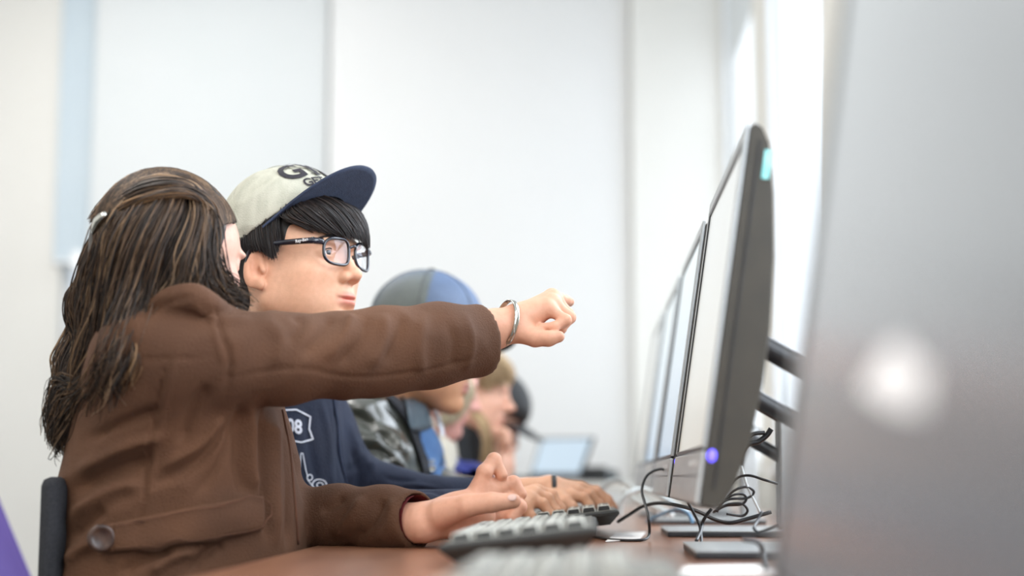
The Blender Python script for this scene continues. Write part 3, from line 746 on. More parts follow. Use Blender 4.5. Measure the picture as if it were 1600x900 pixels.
def merge(parts):
    V = []; F = []; n = 0
    for v, f in parts: V.append(v); F.append(f+n); n += len(v)
    return np.vstack(V), np.vstack(F)
def hand_field(arm, knuckles, fingers, thumb, h=.0016, wr=(.028, .024), arm_r=None, fr_=.0088, flat=None, palm=(), kk=.010):
    """arm: points from forearm to wrist; knuckles: four points; fingers: list of point lists from each knuckle; thumb: point list"""
    pts = [np.array(p) for p in list(arm)+list(knuckles)+[q for f in fingers for q in f]+list(thumb)]
    fld = Field(np.min(pts, axis=0)-.045, np.max(pts, axis=0)+.045, h)
    w = np.array(arm[-1])
    for c in chain(arm, arm_r or [wr[0]]*(len(arm)-1)+[wr[1]], flat[0] if flat else None, flat[1] if flat else 1): fld.op(c, .01)
    for i, k in enumerate(knuckles):
        k = np.array(k); fld.op(cone(w+(k-w)*.12, k, .0165, .0108), .016)
    for e in palm: fld.op(e, .012)
    rads = [[fr_*1.10, fr_*1.0, fr_*.93, fr_*.80], [fr_*1.12, fr_*1.02, fr_*.95, fr_*.8], [fr_*1.08, fr_*.98, fr_*.9, fr_*.77], [fr_*.98, fr_*.88, fr_*.8, fr_*.7]]
    for i, f in enumerate(fingers):
        ch = [knuckles[i]]+list(f); rr = np.interp(np.linspace(0, 1, len(ch)), np.linspace(0, 1, 4), rads[i])
        tmp = Field(np.min(ch, axis=0)-.03, np.max(ch, axis=0)+.03, h) if False else None
        for j in range(len(ch)-1):
            fld.op(cone(ch[j], ch[j+1], rr[j], rr[j+1]), .004 if j else .007)
            if j: fld.op(ell(ch[j], (rr[j]*1.06,)*3), .002)
    rt = np.interp(np.linspace(0, 1, len(thumb)), (0, .35, .7, 1), np.array((.0170, .0125, .0108, .0085))*fr_/.0088)
    for j in range(len(thumb)-1): fld.op(cone(thumb[j], thumb[j+1], rt[j], rt[j+1]), .010 if j == 0 else .004)
    return fld
def nails(tips, parent, m):
    for p, d, up in tips:
        p = Vector(p); d = Vector(d).normalized(); up = Vector(up); up = (up-d*up.dot(d)).normalized(); s = d.cross(up)
        bm = bmesh.new(); bmesh.ops.create_uvsphere(bm, u_segments=14, v_segments=8, radius=1)
        for v in bm.verts: v.co = p+d*v.co.x*.0062+s*v.co.y*.0048+up*(v.co.z*.0016)
        link('nail', bm_mesh('nail', bm), m, parent, True)
m_nail = mat('pale fingernail', srgb(238, 200, 186), .22, noise=(30, srgb(232, 192, 178)))
def PP(L): return [np.array(P(*q)) for q in L]
def secs(rows):
    """(pixel y, left x, right x, D, half depth) -> body sections"""
    out = []
    for y, xl, xr, D, b in rows:
        c = P((xl+xr)/2, y, D); out.append((c.x, c.y, c.z, (xr-xl)/2*D/FPX, b))
    return out
def bvh_of(o):
    M = world_of(o); me = o.data; return BVHTree.FromPolygons([M @ v.co for v in me.vertices], [tuple(p.vertices) for p in me.polygons])
CAM0 = Vector((0, 0, CAMZ))
def drape(bvh, px, py, off=.002, fallback=None):
    d = (P(px, py, 1)-CAM0).normalized(); h = bvh.ray_cast(CAM0, d)
    if h[0] is None: return None
    n = h[1] if h[1].dot(d) < 0 else -h[1]; return h[0]+n*off
def band(name, bvh, top, bot, m, parent, off=.004, n=40, k=8, th=.003, belly=.002):
    """a flap of cloth laid on a surface between two pixel lines"""
    a = catmull([(x, y, 0) for x, y in top], n); b = catmull([(x, y, 0) for x, y in bot], n); G = []
    for i in range(n):
        row = []
        for j in range(k):
            q = a[i]*(1-j/(k-1))+b[i]*j/(k-1); e = math.sin(math.pi*j/(k-1))*belly; p = drape(bvh, q[0], q[1], off+e)
            row.append(p)
        G.append(row)
    last = next((p for r in G for p in r if p is not None), Vector((0, 3, .8)))
    for i in range(n):
        for j in range(k):
            if G[i][j] is None: G[i][j] = last.copy()
            last = G[i][j]
    P0 = np.array([[tuple(v) for v in r] for r in G])
    for _ in range(2):
        P0[1:-1] = (P0[:-2]+2*P0[1:-1]+P0[2:])/4
    V = P0.reshape(-1, 3); dirs = V-np.array(CAM0); dirs /= np.linalg.norm(dirs, axis=1)[:, None]; V2 = V+dirs*th
    F = []
    N0 = n*k
    for i in range(n-1):
        for j in range(k-1):
            q = (i*k+j, i*k+j+1, (i+1)*k+j+1, (i+1)*k+j); F.append(q); F.append(tuple(N0+x for x in q[::-1]))
    for i in range(n-1):
        F.append((i*k, (i+1)*k, N0+(i+1)*k, N0+i*k)); F.append(((i+1)*k+k-1, i*k+k-1, N0+i*k+k-1, N0+(i+1)*k+k-1))
    for j in range(k-1):
        F.append((j+1, j, N0+j, N0+j+1)); F.append(((n-1)*k+j, (n-1)*k+j+1, N0+(n-1)*k+j+1, N0+(n-1)*k+j))
    return link(name, from_arrays(name, np.vstack([V, V2]), F), m, parent, True)
def cordon(name, bvh, pts, r, m, parent, off=.001, n=24):
    """stitched line or piping following a surface"""
    Q = []
    for x, y, _ in catmull([(a, b, 0) for a, b in pts], n):
        p = drape(bvh, x, y, off)
        if p is not None: Q.append(p)
    if len(Q) < 3: return None
    return tube(name, Q, r, m, parent, n=len(Q), ns=6)
def text_poly(txt, size=1.0, bold=0.0):
    cu = bpy.data.curves.new('t', 'FONT'); cu.body = txt; cu.size = size; cu.align_x = 'CENTER'; cu.align_y = 'CENTER'; cu.offset = bold; cu.resolution_u = 3
    o = bpy.data.objects.new('t', cu); C.objects.link(o); dg = bpy.context.evaluated_depsgraph_get(); me = bpy.data.meshes.new_from_object(o.evaluated_get(dg))
    bm = bmesh.new(); bm.from_mesh(me)
    bmesh.ops.triangulate(bm, faces=bm.faces); bmesh.ops.subdivide_edges(bm, edges=[e for e in bm.edges if e.calc_length() > size*.18], cuts=1)
    bm.to_mesh(me); bm.free()
    V = [v.co.copy() for v in me.vertices]; F = [tuple(p.vertices) for p in me.polygons]; bpy.data.objects.remove(o); bpy.data.curves.remove(cu); bpy.data.meshes.remove(me); return V, F
def decal(name, shapes, mapper, m, parent):
    """flat shapes (V, F) pressed onto a surface by mapper(x, y) -> world point"""
    VV = []; FF = []
    for V, F in shapes:
        n = len(VV); VV += [mapper(v[0], v[1]) for v in V]; FF += [tuple(i+n for i in f) for f in F]
    return link(name, from_arrays(name, VV, FF), m, parent)
def ribbon2d(pts, w, closed=False):
    """flat outline stroke as quads"""
    p = np.array(pts, float); n = len(p); V = []; F = []
    for i in range(n):
        a = p[(i-1) % n] if closed or i > 0 else p[i]; b = p[(i+1) % n] if closed or i < n-1 else p[i]
        t = b-a; t /= np.linalg.norm(t)+1e-9; nn = np.array((-t[1], t[0])); V += [Vector((*(p[i]+nn*w/2), 0)), Vector((*(p[i]-nn*w/2), 0))]
    for i in range(n if closed else n-1):
        j = (i+1) % n; F.append((2*i, 2*i+1, 2*j+1, 2*j))
    return V, F
def dense(pts, k=6, closed=True):
    out = []; n = len(pts)
    for i in range(n if closed else n-1):
        a, b = pts[i], pts[(i+1) % n]
        for t in range(k): out.append((a[0]+(b[0]-a[0])*t/k, a[1]+(b[1]-a[1])*t/k))
    if not closed: out.append(pts[-1])
    return out
# ------------------------------------------------------------------ the pointing person in the brown jacket
m_jacket = mat('brown corduroy', srgb(91, 57, 33), .85, noise=(7, srgb(77, 47, 26)), bump=(420, .4), sheen=.10, sheen_tint=srgb(200, 150, 110), sheen_rough=.35)
m_jseam = mat('brown corduroy seam', srgb(92, 56, 36), .85, noise=(30, srgb(80, 48, 30)))
m_lining = mat('dark red lining', srgb(110, 36, 40), .6, noise=(30, srgb(96, 30, 34)))
m_bone = mat('dark horn button', srgb(70, 46, 34), .3, noise=(90, srgb(48, 30, 22)))
m_bangle = mat('silver bangle metal', srgb(205, 205, 198), .15, metal=1, noise=(20, srgb(195, 195, 188)))
wm = empty('person', P(270, 1100, 2.08), 'long-haired person in brown corduroy jacket pointing at the monitors', 'person')
wm.location.z = 0
hf = Frame(P(269, 404, 2.06), yaw=math.radians(46), pitch=math.radians(-3), sc=.98)
neck = np.array(P(262, 540, 2.08))
F0 = head_field(hf, .0026, True, nose=.94, neck_to=neck, female=True)
parts = [F0.mesh(1)]
# arms and hands
h1 = hand_field(PP([(560, 552, 2.07), (690, 532, 2.14), (770, 515, 2.19), (803, 506, 2.20)]),
    PP([(862, 463, 2.250), (866, 466, 2.232), (864, 473, 2.215), (856, 482, 2.200)]),
    [PP([(874, 467, 2.275), (883, 470, 2.295), (890, 472, 2.31)]), PP([(886, 490, 2.235), (876, 512, 2.222), (862, 518, 2.22)]),
     PP([(890, 496, 2.212), (876, 513, 2.200), (856, 515, 2.20)]), PP([(884, 500, 2.192), (866, 511, 2.183), (846, 511, 2.187)])],
    PP([(812, 518, 2.185), (836, 528, 2.175), (857, 529, 2.170), (873, 526, 2.172)]), wr=(.030, .0255), arm_r=[.040, .034, .028, .0255])
parts.append(h1.mesh(1))
h2 = hand_field(PP([(520, 815, 2.16), (600, 818, 2.12), (660, 817, 2.08)]),
    PP([(744, 772, 2.115), (762, 782, 2.125), (772, 795, 2.135), (772, 812, 2.135)]),
    [PP([(757, 738, 2.12), (772, 719, 2.135), (784, 742, 2.13)]), PP([(782, 762, 2.135), (802, 755, 2.14), (814, 772, 2.135)]),
     PP([(795, 782, 2.13), (812, 792, 2.125), (800, 810, 2.115)]), PP([(795, 808, 2.125), (804, 822, 2.115), (786, 828, 2.105)])],
    PP([(690, 802, 2.065), (730, 790, 2.045), (768, 785, 2.04), (802, 783, 2.045)]), arm_r=[.029, .029, .0275],
    palm=[ell(P(722, 806, 2.095), (.046, .026, .032)), ell(P(757, 765, 2.13), (.020, .02, .022))], wr=(.03, .0275), fr_=.0106)
parts.append(h2.mesh(1))
# trunk and legs inside the clothes
tb = Field(np.array(P(90, 520, 2.08))-np.array((.05, .35, 1.1)), np.array(P(600, 470, 2.08))+np.array((.15, .35, .05)), .008)
tb.add(stack(secs([(520, 225, 335, 2.08, .10), (560, 190, 380, 2.08, .14), (700, 150, 400, 2.08, .13), (880, 140, 410, 2.08, .14), (1010, 130, 420, 2.08, .16), (1110, 140, 410, 2.08, .16)])), k=.02)
hipz = .54
bx = P(270, 900, 2.08).x; by = 2.08
for s in (-.10, .10):
    tb.add(cone((bx, by+s, hipz), (bx+.42, by+s*1.3, .52), .085, .06), k=.03); tb.add(cone((bx+.42, by+s*1.3, .52), (bx+.40, by+s*1.3, .09), .056, .038), k=.02)
    tb.add(cone((bx+.38, by+s*1.3, .05), (bx+.58, by+s*1.4, .035), .045, .032), k=.02)
parts.append(tb.mesh(1))
V, F = merge(parts)
me = from_arrays('body', V, F)
col = face_tone(hf, srgb(206, 160, 140))(V); hm = V[:, 0] > P(620, 800, 2.1).x
col[hm] = np.array(srgb(226, 170, 142)); tones(me, col)
body = link('body', me, m_skin, wm, True)
nails([(P(800, 777.5, 2.034), P(812, 783, 2.045)-P(795, 784, 2.045), P(800, 760, 2.0)-P(800, 778, 2.04))], body, m_nail)
eyes(hf, body)
# trousers
m_jean = mat('dark denim', srgb(42, 48, 62), .9, noise=(60, srgb(36, 42, 54)), bump=(300, .3))
tr = Field((bx-.25, by-.3, .05), (bx+.56, by+.3, .74), .008)
tr.add(ell((bx, by, hipz+.03), (.16, .17, .13)))
for s in (-.10, .10):
    tr.add(cone((bx, by+s, hipz), (bx+.42, by+s*1.3, .52), .095, .07), k=.03); tr.add(cone((bx+.42, by+s*1.3, .52), (bx+.40, by+s*1.3, .12), .066, .052), k=.02)
sculpt('trousers', tr, m_jean, wm)
# jacket
jf = Field(np.array(P(60, 1080, 2.30))-np.array((0, .62, .02)), np.array(P(800, 440, 2.20))+np.array((.03, .28, .02)), .0048)
jf.lo = np.array(jf.lo)
jf.add(stack(secs([(474, 250, 322, 2.07, .075), (488, 212, 352, 2.07, .12), (505, 180, 385, 2.07, .15), (530, 160, 402, 2.07, .165), (570, 148, 418, 2.08, .17), (620, 132, 432, 2.08, .17),
    (680, 113, 448, 2.09, .165), (740, 103, 462, 2.10, .165), (800, 97, 470, 2.10, .17), (860, 93, 474, 2.10, .18), (930, 84, 470, 2.10, .19), (1010, 74, 462, 2.10, .20)]), pw=2.25))
jf.add(*chain(PP([(300, 552, 1.96), (360, 556, 1.97), (450, 560, 1.99), (540, 553, 2.04), (600, 549, 2.075), (680, 540, 2.12), (745, 532, 2.165)]), [.052, .054, .0535, .0525, .0535, .052, .0505]), k=.03)
jf.add(ell(P(300, 556, 1.98), (.068, .07, .060)), k=.05)
jf.add(*chain(PP([(375, 600, 2.24), (400, 700, 2.25), (440, 795, 2.22)]), [.056, .050, .045]), k=.03)
jf.add(*chain(PP([(440, 800, 2.22), (520, 808, 2.17), (600, 812, 2.12), (648, 812, 2.09)]), [.047, .043, .042, .041]), k=.02)
# collar standing round the neck
jf.add(*chain(PP([(200, 502, 2.06), (232, 488, 1.97), (270, 472, 1.925), (305, 466, 1.915), (338, 477, 1.93), (368, 492, 1.99)]), [.010, .014, .017, .017, .014, .010], n=14), k=.006)
# cuffs: open ends
e1a, e1b = np.array(P(745, 532, 2.165)), np.array(P(790, 525, 2.19)); d1 = (e1b-e1a)/np.linalg.norm(e1b-e1a)
e2a, e2b = np.array(P(648, 812, 2.09)), np.array(P(690, 812, 2.06)); d2 = (e2b-e2a)/np.linalg.norm(e2b-e2a)
def cutplane(p, d, r):
    p = np.array(p); 
    def fn(X, Y, Z): return -((X-p[0])*d[0]+(Y-p[1])*d[1]+(Z-p[2])*d[2])
    return fn, p-r, p+r
p1 = e1a+d1*.012; p2 = e2a+d2*.006
jf.cut(cutplane(p1, d1, .07), k=.006); jf.cut(cutplane(p2, d2, .055), k=.006)
jf.cut(cone(p1-d1*.05, p1+d1*.03, .040, .0425), k=.004); jf.cut(cone(p2-d2*.05, p2+d2*.03, .031, .034), k=.004)
FOLD_W = [
 ([(520, 492), (505, 520), (470, 560)], 9, -.004), ([(548, 488), (540, 520), (505, 565)], 9, .0045), ([(575, 490), (565, 530), (530, 575)], 8, -.004), ([(410, 500), (440, 530), (430, 580)], 12, .003),
 ([(600, 488), (598, 530), (575, 580)], 10, .004), ([(630, 486), (622, 530), (600, 570)], 8, -.003), ([(665, 484), (655, 540), (660, 590)], 10, .003), ([(455, 490), (470, 505), (445, 540)], 8, -.0035),
 ([(340, 595), (460, 575), (560, 590), (700, 572), (770, 545)], 3.0, -.0022), ([(700, 500), (712, 540), (705, 580)], 9, -.0025), ([(725, 486), (738, 535), (728, 585)], 6, .002),
 ([(335, 482), (345, 520), (360, 565), (352, 620)], 4, -.003), ([(330, 480), (337, 520), (350, 570)], 5, .002),
 ([(195, 560), (260, 560), (330, 558)], 2.4, -.0025), ([(270, 540), (252, 600), (235, 700), (222, 800), (215, 880)], 2.6, -.0032), ([(278, 545), (260, 610), (243, 700), (230, 800)], 5, .0015),
 ([(130, 690), (200, 660), (250, 640)], 9, -.005), ([(118, 740), (190, 700), (260, 680)], 10, .006), ([(110, 770), (180, 735), (240, 715)], 9, -.006), ([(105, 810), (170, 770), (225, 755)], 9, .006),
 ([(102, 845), (140, 812), (165, 795)], 8, -.006), ([(100, 880), (130, 855), (150, 850)], 8, .005),
 ([(235, 760), (310, 720), (365, 650)], 7, -.004), ([(245, 735), (320, 690), (350, 650)], 7, .004), ([(300, 780), (345, 720), (372, 640)], 6, -.003),
 ([(375, 630), (372, 720), (385, 780)], 8, -.005), ([(392, 630), (392, 720), (400, 770)], 7, .006), ([(412, 630), (412, 730), (418, 850)], 6, -.006), ([(428, 635), (430, 740), (432, 860)], 7, .005), ([(445, 640), (452, 760), (450, 860)], 4, -.006),
 ([(400, 500), (340, 500), (300, 478)], 6, .003), ([(200, 500), (260, 475), (300, 462)], 6, -.002), ([(330, 600), (300, 640), (280, 700)], 10, -.004),
 ([(290, 900), (330, 860), (350, 850)], 8, -.005), ([(180, 900), (230, 870), (270, 860)], 8, -.005), ([(230, 900), (270, 872), (310, 860)], 6, .005),
 ([(500, 800), (520, 790), (540, 775)], 7, -.004), ([(520, 840), (550, 810), (570, 775)], 9, .005), ([(550, 850), (580, 815), (600, 775)], 8, -.005), ([(590, 850), (610, 815), (615, 775)], 8, .003),
]
def jpost(V, F):
    V = wrinkle(V, F, .004, 38, 3); V = folds(V, F, [(l, w, a*(1.75 if w > 3.5 else 1.1)) for l, w, a in FOLD_W]); return V
jk = sculpt('jacket', jf, m_jacket, wm, 1, jpost)
jb = bvh_of(jk)
st = band('waist_tab', jb, [(182, 815), (240, 803), (310, 790), (370, 779), (402, 775)], [(182, 862), (240, 857), (310, 846), (370, 833), (403, 825)], m_jacket, jk, off=.011, th=.009)
band('waist_tab_end', jb, [(152, 836), (158, 823), (170, 817), (184, 815)], [(153, 840), (158, 855), (170, 862), (184, 862)], m_jacket, jk, off=.0115, n=12, th=.009)
cordon('stitching', jb, [(190, 820), (250, 807), (330, 792), (397, 780), (398, 821), (330, 836), (250, 851), (190, 857)], .0006, m_jseam, jk, off=.0165, n=60)
q = drape(jb, 169, 839, .017); nrm_ = (CAM0-q).normalized()
def disc(name, c, nv, r, th, m, parent, ring=True):
    up = Vector((0, 0, 1)); a = nv.cross(up).normalized(); b = a.cross(nv); prof = [(0, .4), (.45, .35), (.6, .55), (.85, 1), (1, .6), (1, -.5), (0, -.5)]; V = []; F = []; n = 24
    for rr, hh in prof:
        for k in range(n): t = k*2*math.pi/n; V.append(c+a*math.cos(t)*r*max(rr, .001)+b*math.sin(t)*r*max(rr, .001)+nv*hh*th)
    for i in range(len(prof)-1):
        for k in range(n): F.append((i*n+k, i*n+(k+1) % n, (i+1)*n+(k+1) % n, (i+1)*n+k))
    return link(name, from_arrays(name, V, F), m, parent, True)
disc('button', q, nrm_, .0175, .004, m_bone, jk)
cordon('front_edge', jb, [(440, 640), (452, 700), (460, 780), (465, 850)], .0022, m_jseam, jk, off=.0005)
for y in (): 
    q = drape(jb, 447, y, .003)
    if q is not None: disc('button', q, (Vector((.75, -.6, .1))).normalized(), .010, .003, m_bone, jk)
# sleeve linings
def sleeve_ring(name, p, d, r0, r1, m):
    p = Vector(p); d = Vector(d); a = d.orthogonal().normalized(); b = d.cross(a); V = []; F = []; n = 28
    for dd, rr in ((.001, r0), (-.02, r1), (-.045, r1*.95)):
        for k in range(n): t = k*2*math.pi/n; V.append(p+d*dd+a*math.cos(t)*rr+b*math.sin(t)*rr)
    for i in range(2):
        for k in range(n): F.append((i*n+k, (i+1)*n+k, (i+1)*n+(k+1) % n, i*n+(k+1) % n))
    return link(name, from_arrays(name, V, F), m, jk, True)
sleeve_ring('lining', p2, d2, .0335, .031, m_lining)
sleeve_ring('lining', p1, d1, .0415, .040, m_lining)
# bangle and dark bracelet on the pointing wrist
def ringband(name, c, ax, rx, rz, w, th, m, label, cat, tilt=0):
    ax = Vector(ax).normalized(); up = Vector((0, 0, 1)); u = (up-ax*up.dot(ax)).normalized(); v = ax.cross(u); V = []; F = []; n = 40
    pr = [(-w, 0), (-w*.7, th), (w*.7, th), (w, 0), (w*.7, -th*.3), (-w*.7, -th*.3)]
    for k in range(n):
        t = k*2*math.pi/n; o = u*math.cos(t)*rz+v*math.sin(t)*rx; od = o.normalized()
        for a_, h_ in pr: V.append(c+o+od*h_+ax*a_)
    for k in range(n):
        for j in range(6): F.append((k*6+j, k*6+(j+1) % 6, ((k+1) % n)*6+(j+1) % 6, ((k+1) % n)*6+j))
    o = link(name, from_arrays(name, V, F), m, None, True); return tag(o, label, cat)
ringband('bangle', P(791, 505, 2.195), Vector((.86, .42, -.16)), .0335, .0330, .0042, .0014, m_bangle, 'silver bangle on the outstretched wrist', 'bangle')
#ringband('wristband', P(778, 514, 2.188), P(800, 500, 2.22)-P(770, 512, 2.18), .031, .0300, .006, .0022, m_black, 'black wristband between the silver bangle and brown cuff', 'wristband')
# hair
hd = lambda px, py, dd=0: np.array(P(px, py, 2.06+dd))
sc_ = Field(hf.o-.15, hf.o+.17, .003)
sc_.add(ell(hd(259, 372), (.094, .084, .086)))
sc_.add(ell(hd(225, 440, .0), (.070, .08, .09)), k=.03)
sc_.add(ell(hd(255, 475, -.01), (.080, .075, .055)), k=.03)
sc_.add(hf.ell((-.014, 0, .03), (.095, .078, .088)), k=.02)
sc_.cut(hf.ell((.106, -.020, -.004), (.100, .104, .108)), k=.01)
def hair_tone(V):
    q = np.sin(V[:, 0]*190+np.sin(V[:, 2]*60)*1.5+V[:, 1]*130)*.5+.5; a = np.array(srgb(34, 27, 22)); b = np.array(srgb(70, 55, 42)); return a+(b-a)*(q**3)[:, None]
hair = sculpt('hair', sc_, m_hair, wm, 1, lambda V, F: wrinkle(V, F, .003, 120, 5, (1, 1, .2)), hair_tone)
pal = [srgb(38, 29, 23), srgb(58, 44, 34), srgb(82, 62, 46), srgb(116, 90, 66), srgb(150, 120, 90)]
wt = lambda rng: pal[rng.choice(5, p=[.30, .30, .22, .12, .06])]
def hl(rows, dd): return [[tuple(hd(x, y, d+dd)) for x, y, d in r] for r in rows]
EA, EB = ell(hd(259, 372), (.094, .084, .086)), hf.ell((-.012, 0, .03), (.099, .079, .090))
def push(p):
    x, y, z = p[:, 0].copy(), p[:, 1].copy(), p[:, 2].copy()
    for c, r in ((np.array(hd(259, 372)), np.array((.094, .084, .086))),):
        q = (p-c)/(r+.0025); k = np.linalg.norm(q, axis=1); m = k < 1; p[m] = c+(p[m]-c)/k[m][:, None]
    q = hf.loc(p)-np.array((-.012, 0, .03)); rr = np.array((.1015, .0815, .0925)); k = np.linalg.norm(q/rr, axis=1); m = k < 1
    q[m] = q[m]/k[m][:, None]; w = hf.o+((q+np.array((-.012, 0, .03)))*hf.s) @ hf.M.T; p[m] = w[m]
    return p
# side curtain seen from outside: crown -> down over ear -> back of the shoulder
G1 = [[(268, 282, .00), (215, 300, -.04), (172, 350, -.05), (155, 420, -.04), (150, 500, -.02), (130, 580, .0), (122, 640, .01), (108, 690, .01)],
      [(272, 284, -.01), (228, 315, -.07), (195, 370, -.085), (178, 440, -.08), (170, 510, -.07), (150, 590, -.05), (125, 650, -.02), (98, 705, -.01)],
      [(278, 286, -.02), (250, 325, -.09), (222, 385, -.105), (205, 450, -.10), (190, 515, -.11), (172, 575, -.11), (150, 620, -.08), (140, 655, -.04)],
      [(284, 288, -.02), (276, 330, -.095), (252, 390, -.115), (235, 450, -.11), (215, 505, -.13), (198, 550, -.15), (188, 590, -.15), (192, 620, -.14)]]
strands('hair_lock', hl(G1, 0), 1500, m_hair, hair, .011, .0011, 26, 11, (.016, 1.8), wt, tmin=.75, push=push)
G2 = [[(286, 290, -.02), (300, 332, -.09), (282, 395, -.115), (268, 440, -.115), (240, 480, -.12), (215, 512, -.12)],
      [(290, 290, -.02), (314, 335, -.085), (304, 390, -.11), (298, 435, -.115), (285, 468, -.11), (245, 498, -.12)],
      [(292, 292, -.015), (322, 335, -.07), (322, 385, -.095), (326, 430, -.10), (345, 462, -.095), (372, 478, -.08)],
      [(294, 292, -.01), (328, 338, -.06), (330, 380, -.08), (340, 425, -.085), (364, 455, -.06), (388, 474, -.05)]]
strands('hair_lock', hl(G2, 0), 1300, m_hair, hair, .007, .0010, 22, 12, (.008, 2.0), wt, tmin=.7, push=push)
G0 = [[(330, 335, -.06), (298, 296, -.07), (258, 288, -.08), (210, 302, -.08), (172, 335, -.06), (152, 354, -.04)],
      [(338, 322, -.01), (306, 288, -.02), (262, 276, -.02), (212, 290, -.02), (166, 328, -.01), (148, 350, -.02)],
      [(330, 312, .03), (300, 280, .03), (258, 272, .03), (206, 286, .03), (163, 324, .02), (147, 350, -.01)],
      [(318, 302, .07), (292, 279, .07), (252, 276, .07), (206, 292, .06), (168, 328, .04), (148, 352, .0)]]
strands('hair_crown', hl(G0, 0), 1500, m_hair, hair, .004, .0011, 20, 17, (.003, 1.5), wt, tmin=.9, push=push)
G8 = [[(338, 352, -.06), (334, 328, -.06), (316, 308, -.07), (285, 296, -.08), (240, 298, -.08)], [(346, 350, -.02), (340, 324, -.01), (318, 302, -.01), (288, 284, -.02), (245, 281, -.04)],
      [(350, 348, .02), (342, 320, .03), (318, 298, .03), (288, 281, .03), (245, 277, .02)]]
strands('hair_crown', hl(G8, 0), 700, m_hair, hair, .003, .0011, 18, 19, (.002, 1.5), wt, tmin=.9, push=push)
G7 = [[(160, 345, -.01), (142, 385, .0), (128, 430, .0), (122, 470, .01), (135, 520, .01), (140, 560, .0)],
      [(168, 350, -.04), (158, 395, -.045), (146, 440, -.04), (140, 490, -.03), (150, 540, -.02), (148, 590, -.02)],
      [(185, 352, -.07), (182, 400, -.08), (172, 445, -.08), (165, 495, -.07), (165, 545, -.06), (160, 600, -.05)]]
strands('hair_lock', hl(G7, 0), 1100, m_hair, hair, .007, .0011, 24, 18, (.008, 1.8), wt, tmin=.75, push=push)
# outer curls down the back
G3 = [[(160, 340, -.02), (135, 420, -.01), (110, 460, .0), (112, 500, .01), (135, 540, .01), (120, 580, .0), (98, 620, .0), (88, 665, .0), (92, 705, .0)],
      [(170, 350, .0), (150, 430, .02), (128, 470, .02), (120, 510, .03), (105, 535, .03), (92, 560, .02), (98, 600, .02), (84, 640, .02), (82, 690, .02)]]
strands('hair_curl', hl(G3, 0), 420, m_hair, hair, .006, .0010, 34, 13, (.006, 2.2), wt, tmin=.75, push=push)
G4 = [[(190, 470, -.10), (175, 530, -.10), (150, 570, -.07), (118, 600, -.04), (85, 590, -.03), (80, 640, -.02), (98, 690, -.02)],
      [(200, 480, -.10), (190, 540, -.13), (178, 585, -.12), (140, 620, -.09), (122, 660, -.06), (92, 700, -.04), (100, 710, -.03)]]
strands('hair_curl', hl(G4, 0), 300, m_hair, hair, .006, .0010, 28, 14, (.007, 1.8), wt, tmin=.7, push=push)
# the swept-back top section, twisted towards the clip
G5 = [[(330, 330, -.035), (300, 296, -.05), (262, 292, -.07), (215, 305, -.07), (168, 338, -.05), (150, 352, -.03)],
      [(335, 345, -.06), (305, 308, -.085), (262, 304, -.095), (215, 318, -.09), (175, 345, -.07), (152, 356, -.04)],
      [(318, 305, .0), (285, 280, -.01), (250, 278, -.02), (205, 292, -.03), (165, 325, -.02), (146, 348, -.01)]]
gold = lambda rng: [srgb(46, 34, 26), srgb(82, 60, 42), srgb(132, 98, 66), srgb(168, 132, 94)][rng.choice(4, p=[.3, .34, .26, .10])]
strands('hair_twist', hl(G5, 0), 520, m_hair, hair, .004, .0011, 20, 15, (.003, 1.5), gold, tmin=.9, push=push)
G6 = [[(210, 510, -.14), (222, 540, -.15), (215, 575, -.155), (200, 600, -.15)], [(200, 520, -.14), (208, 560, -.16), (190, 600, -.15), (175, 630, -.12)]]
strands('hair_curl', hl(G6, 0), 60, m_hair, hair, .004, .0009, 18, 16, (.006, 1.5), gold, tmin=.7)
# clip
c0, c1 = Vector(hd(166, 333, -.085)), Vector(hd(144, 364, -.062))
tube('hair_clip', [c0, (c0+c1)/2+Vector((-.002, -.004, .002)), c1], np.array([.002, .0038, .0042, .0036, .002]), m_bangle, wm, n=5, ns=8, flat=1.5)
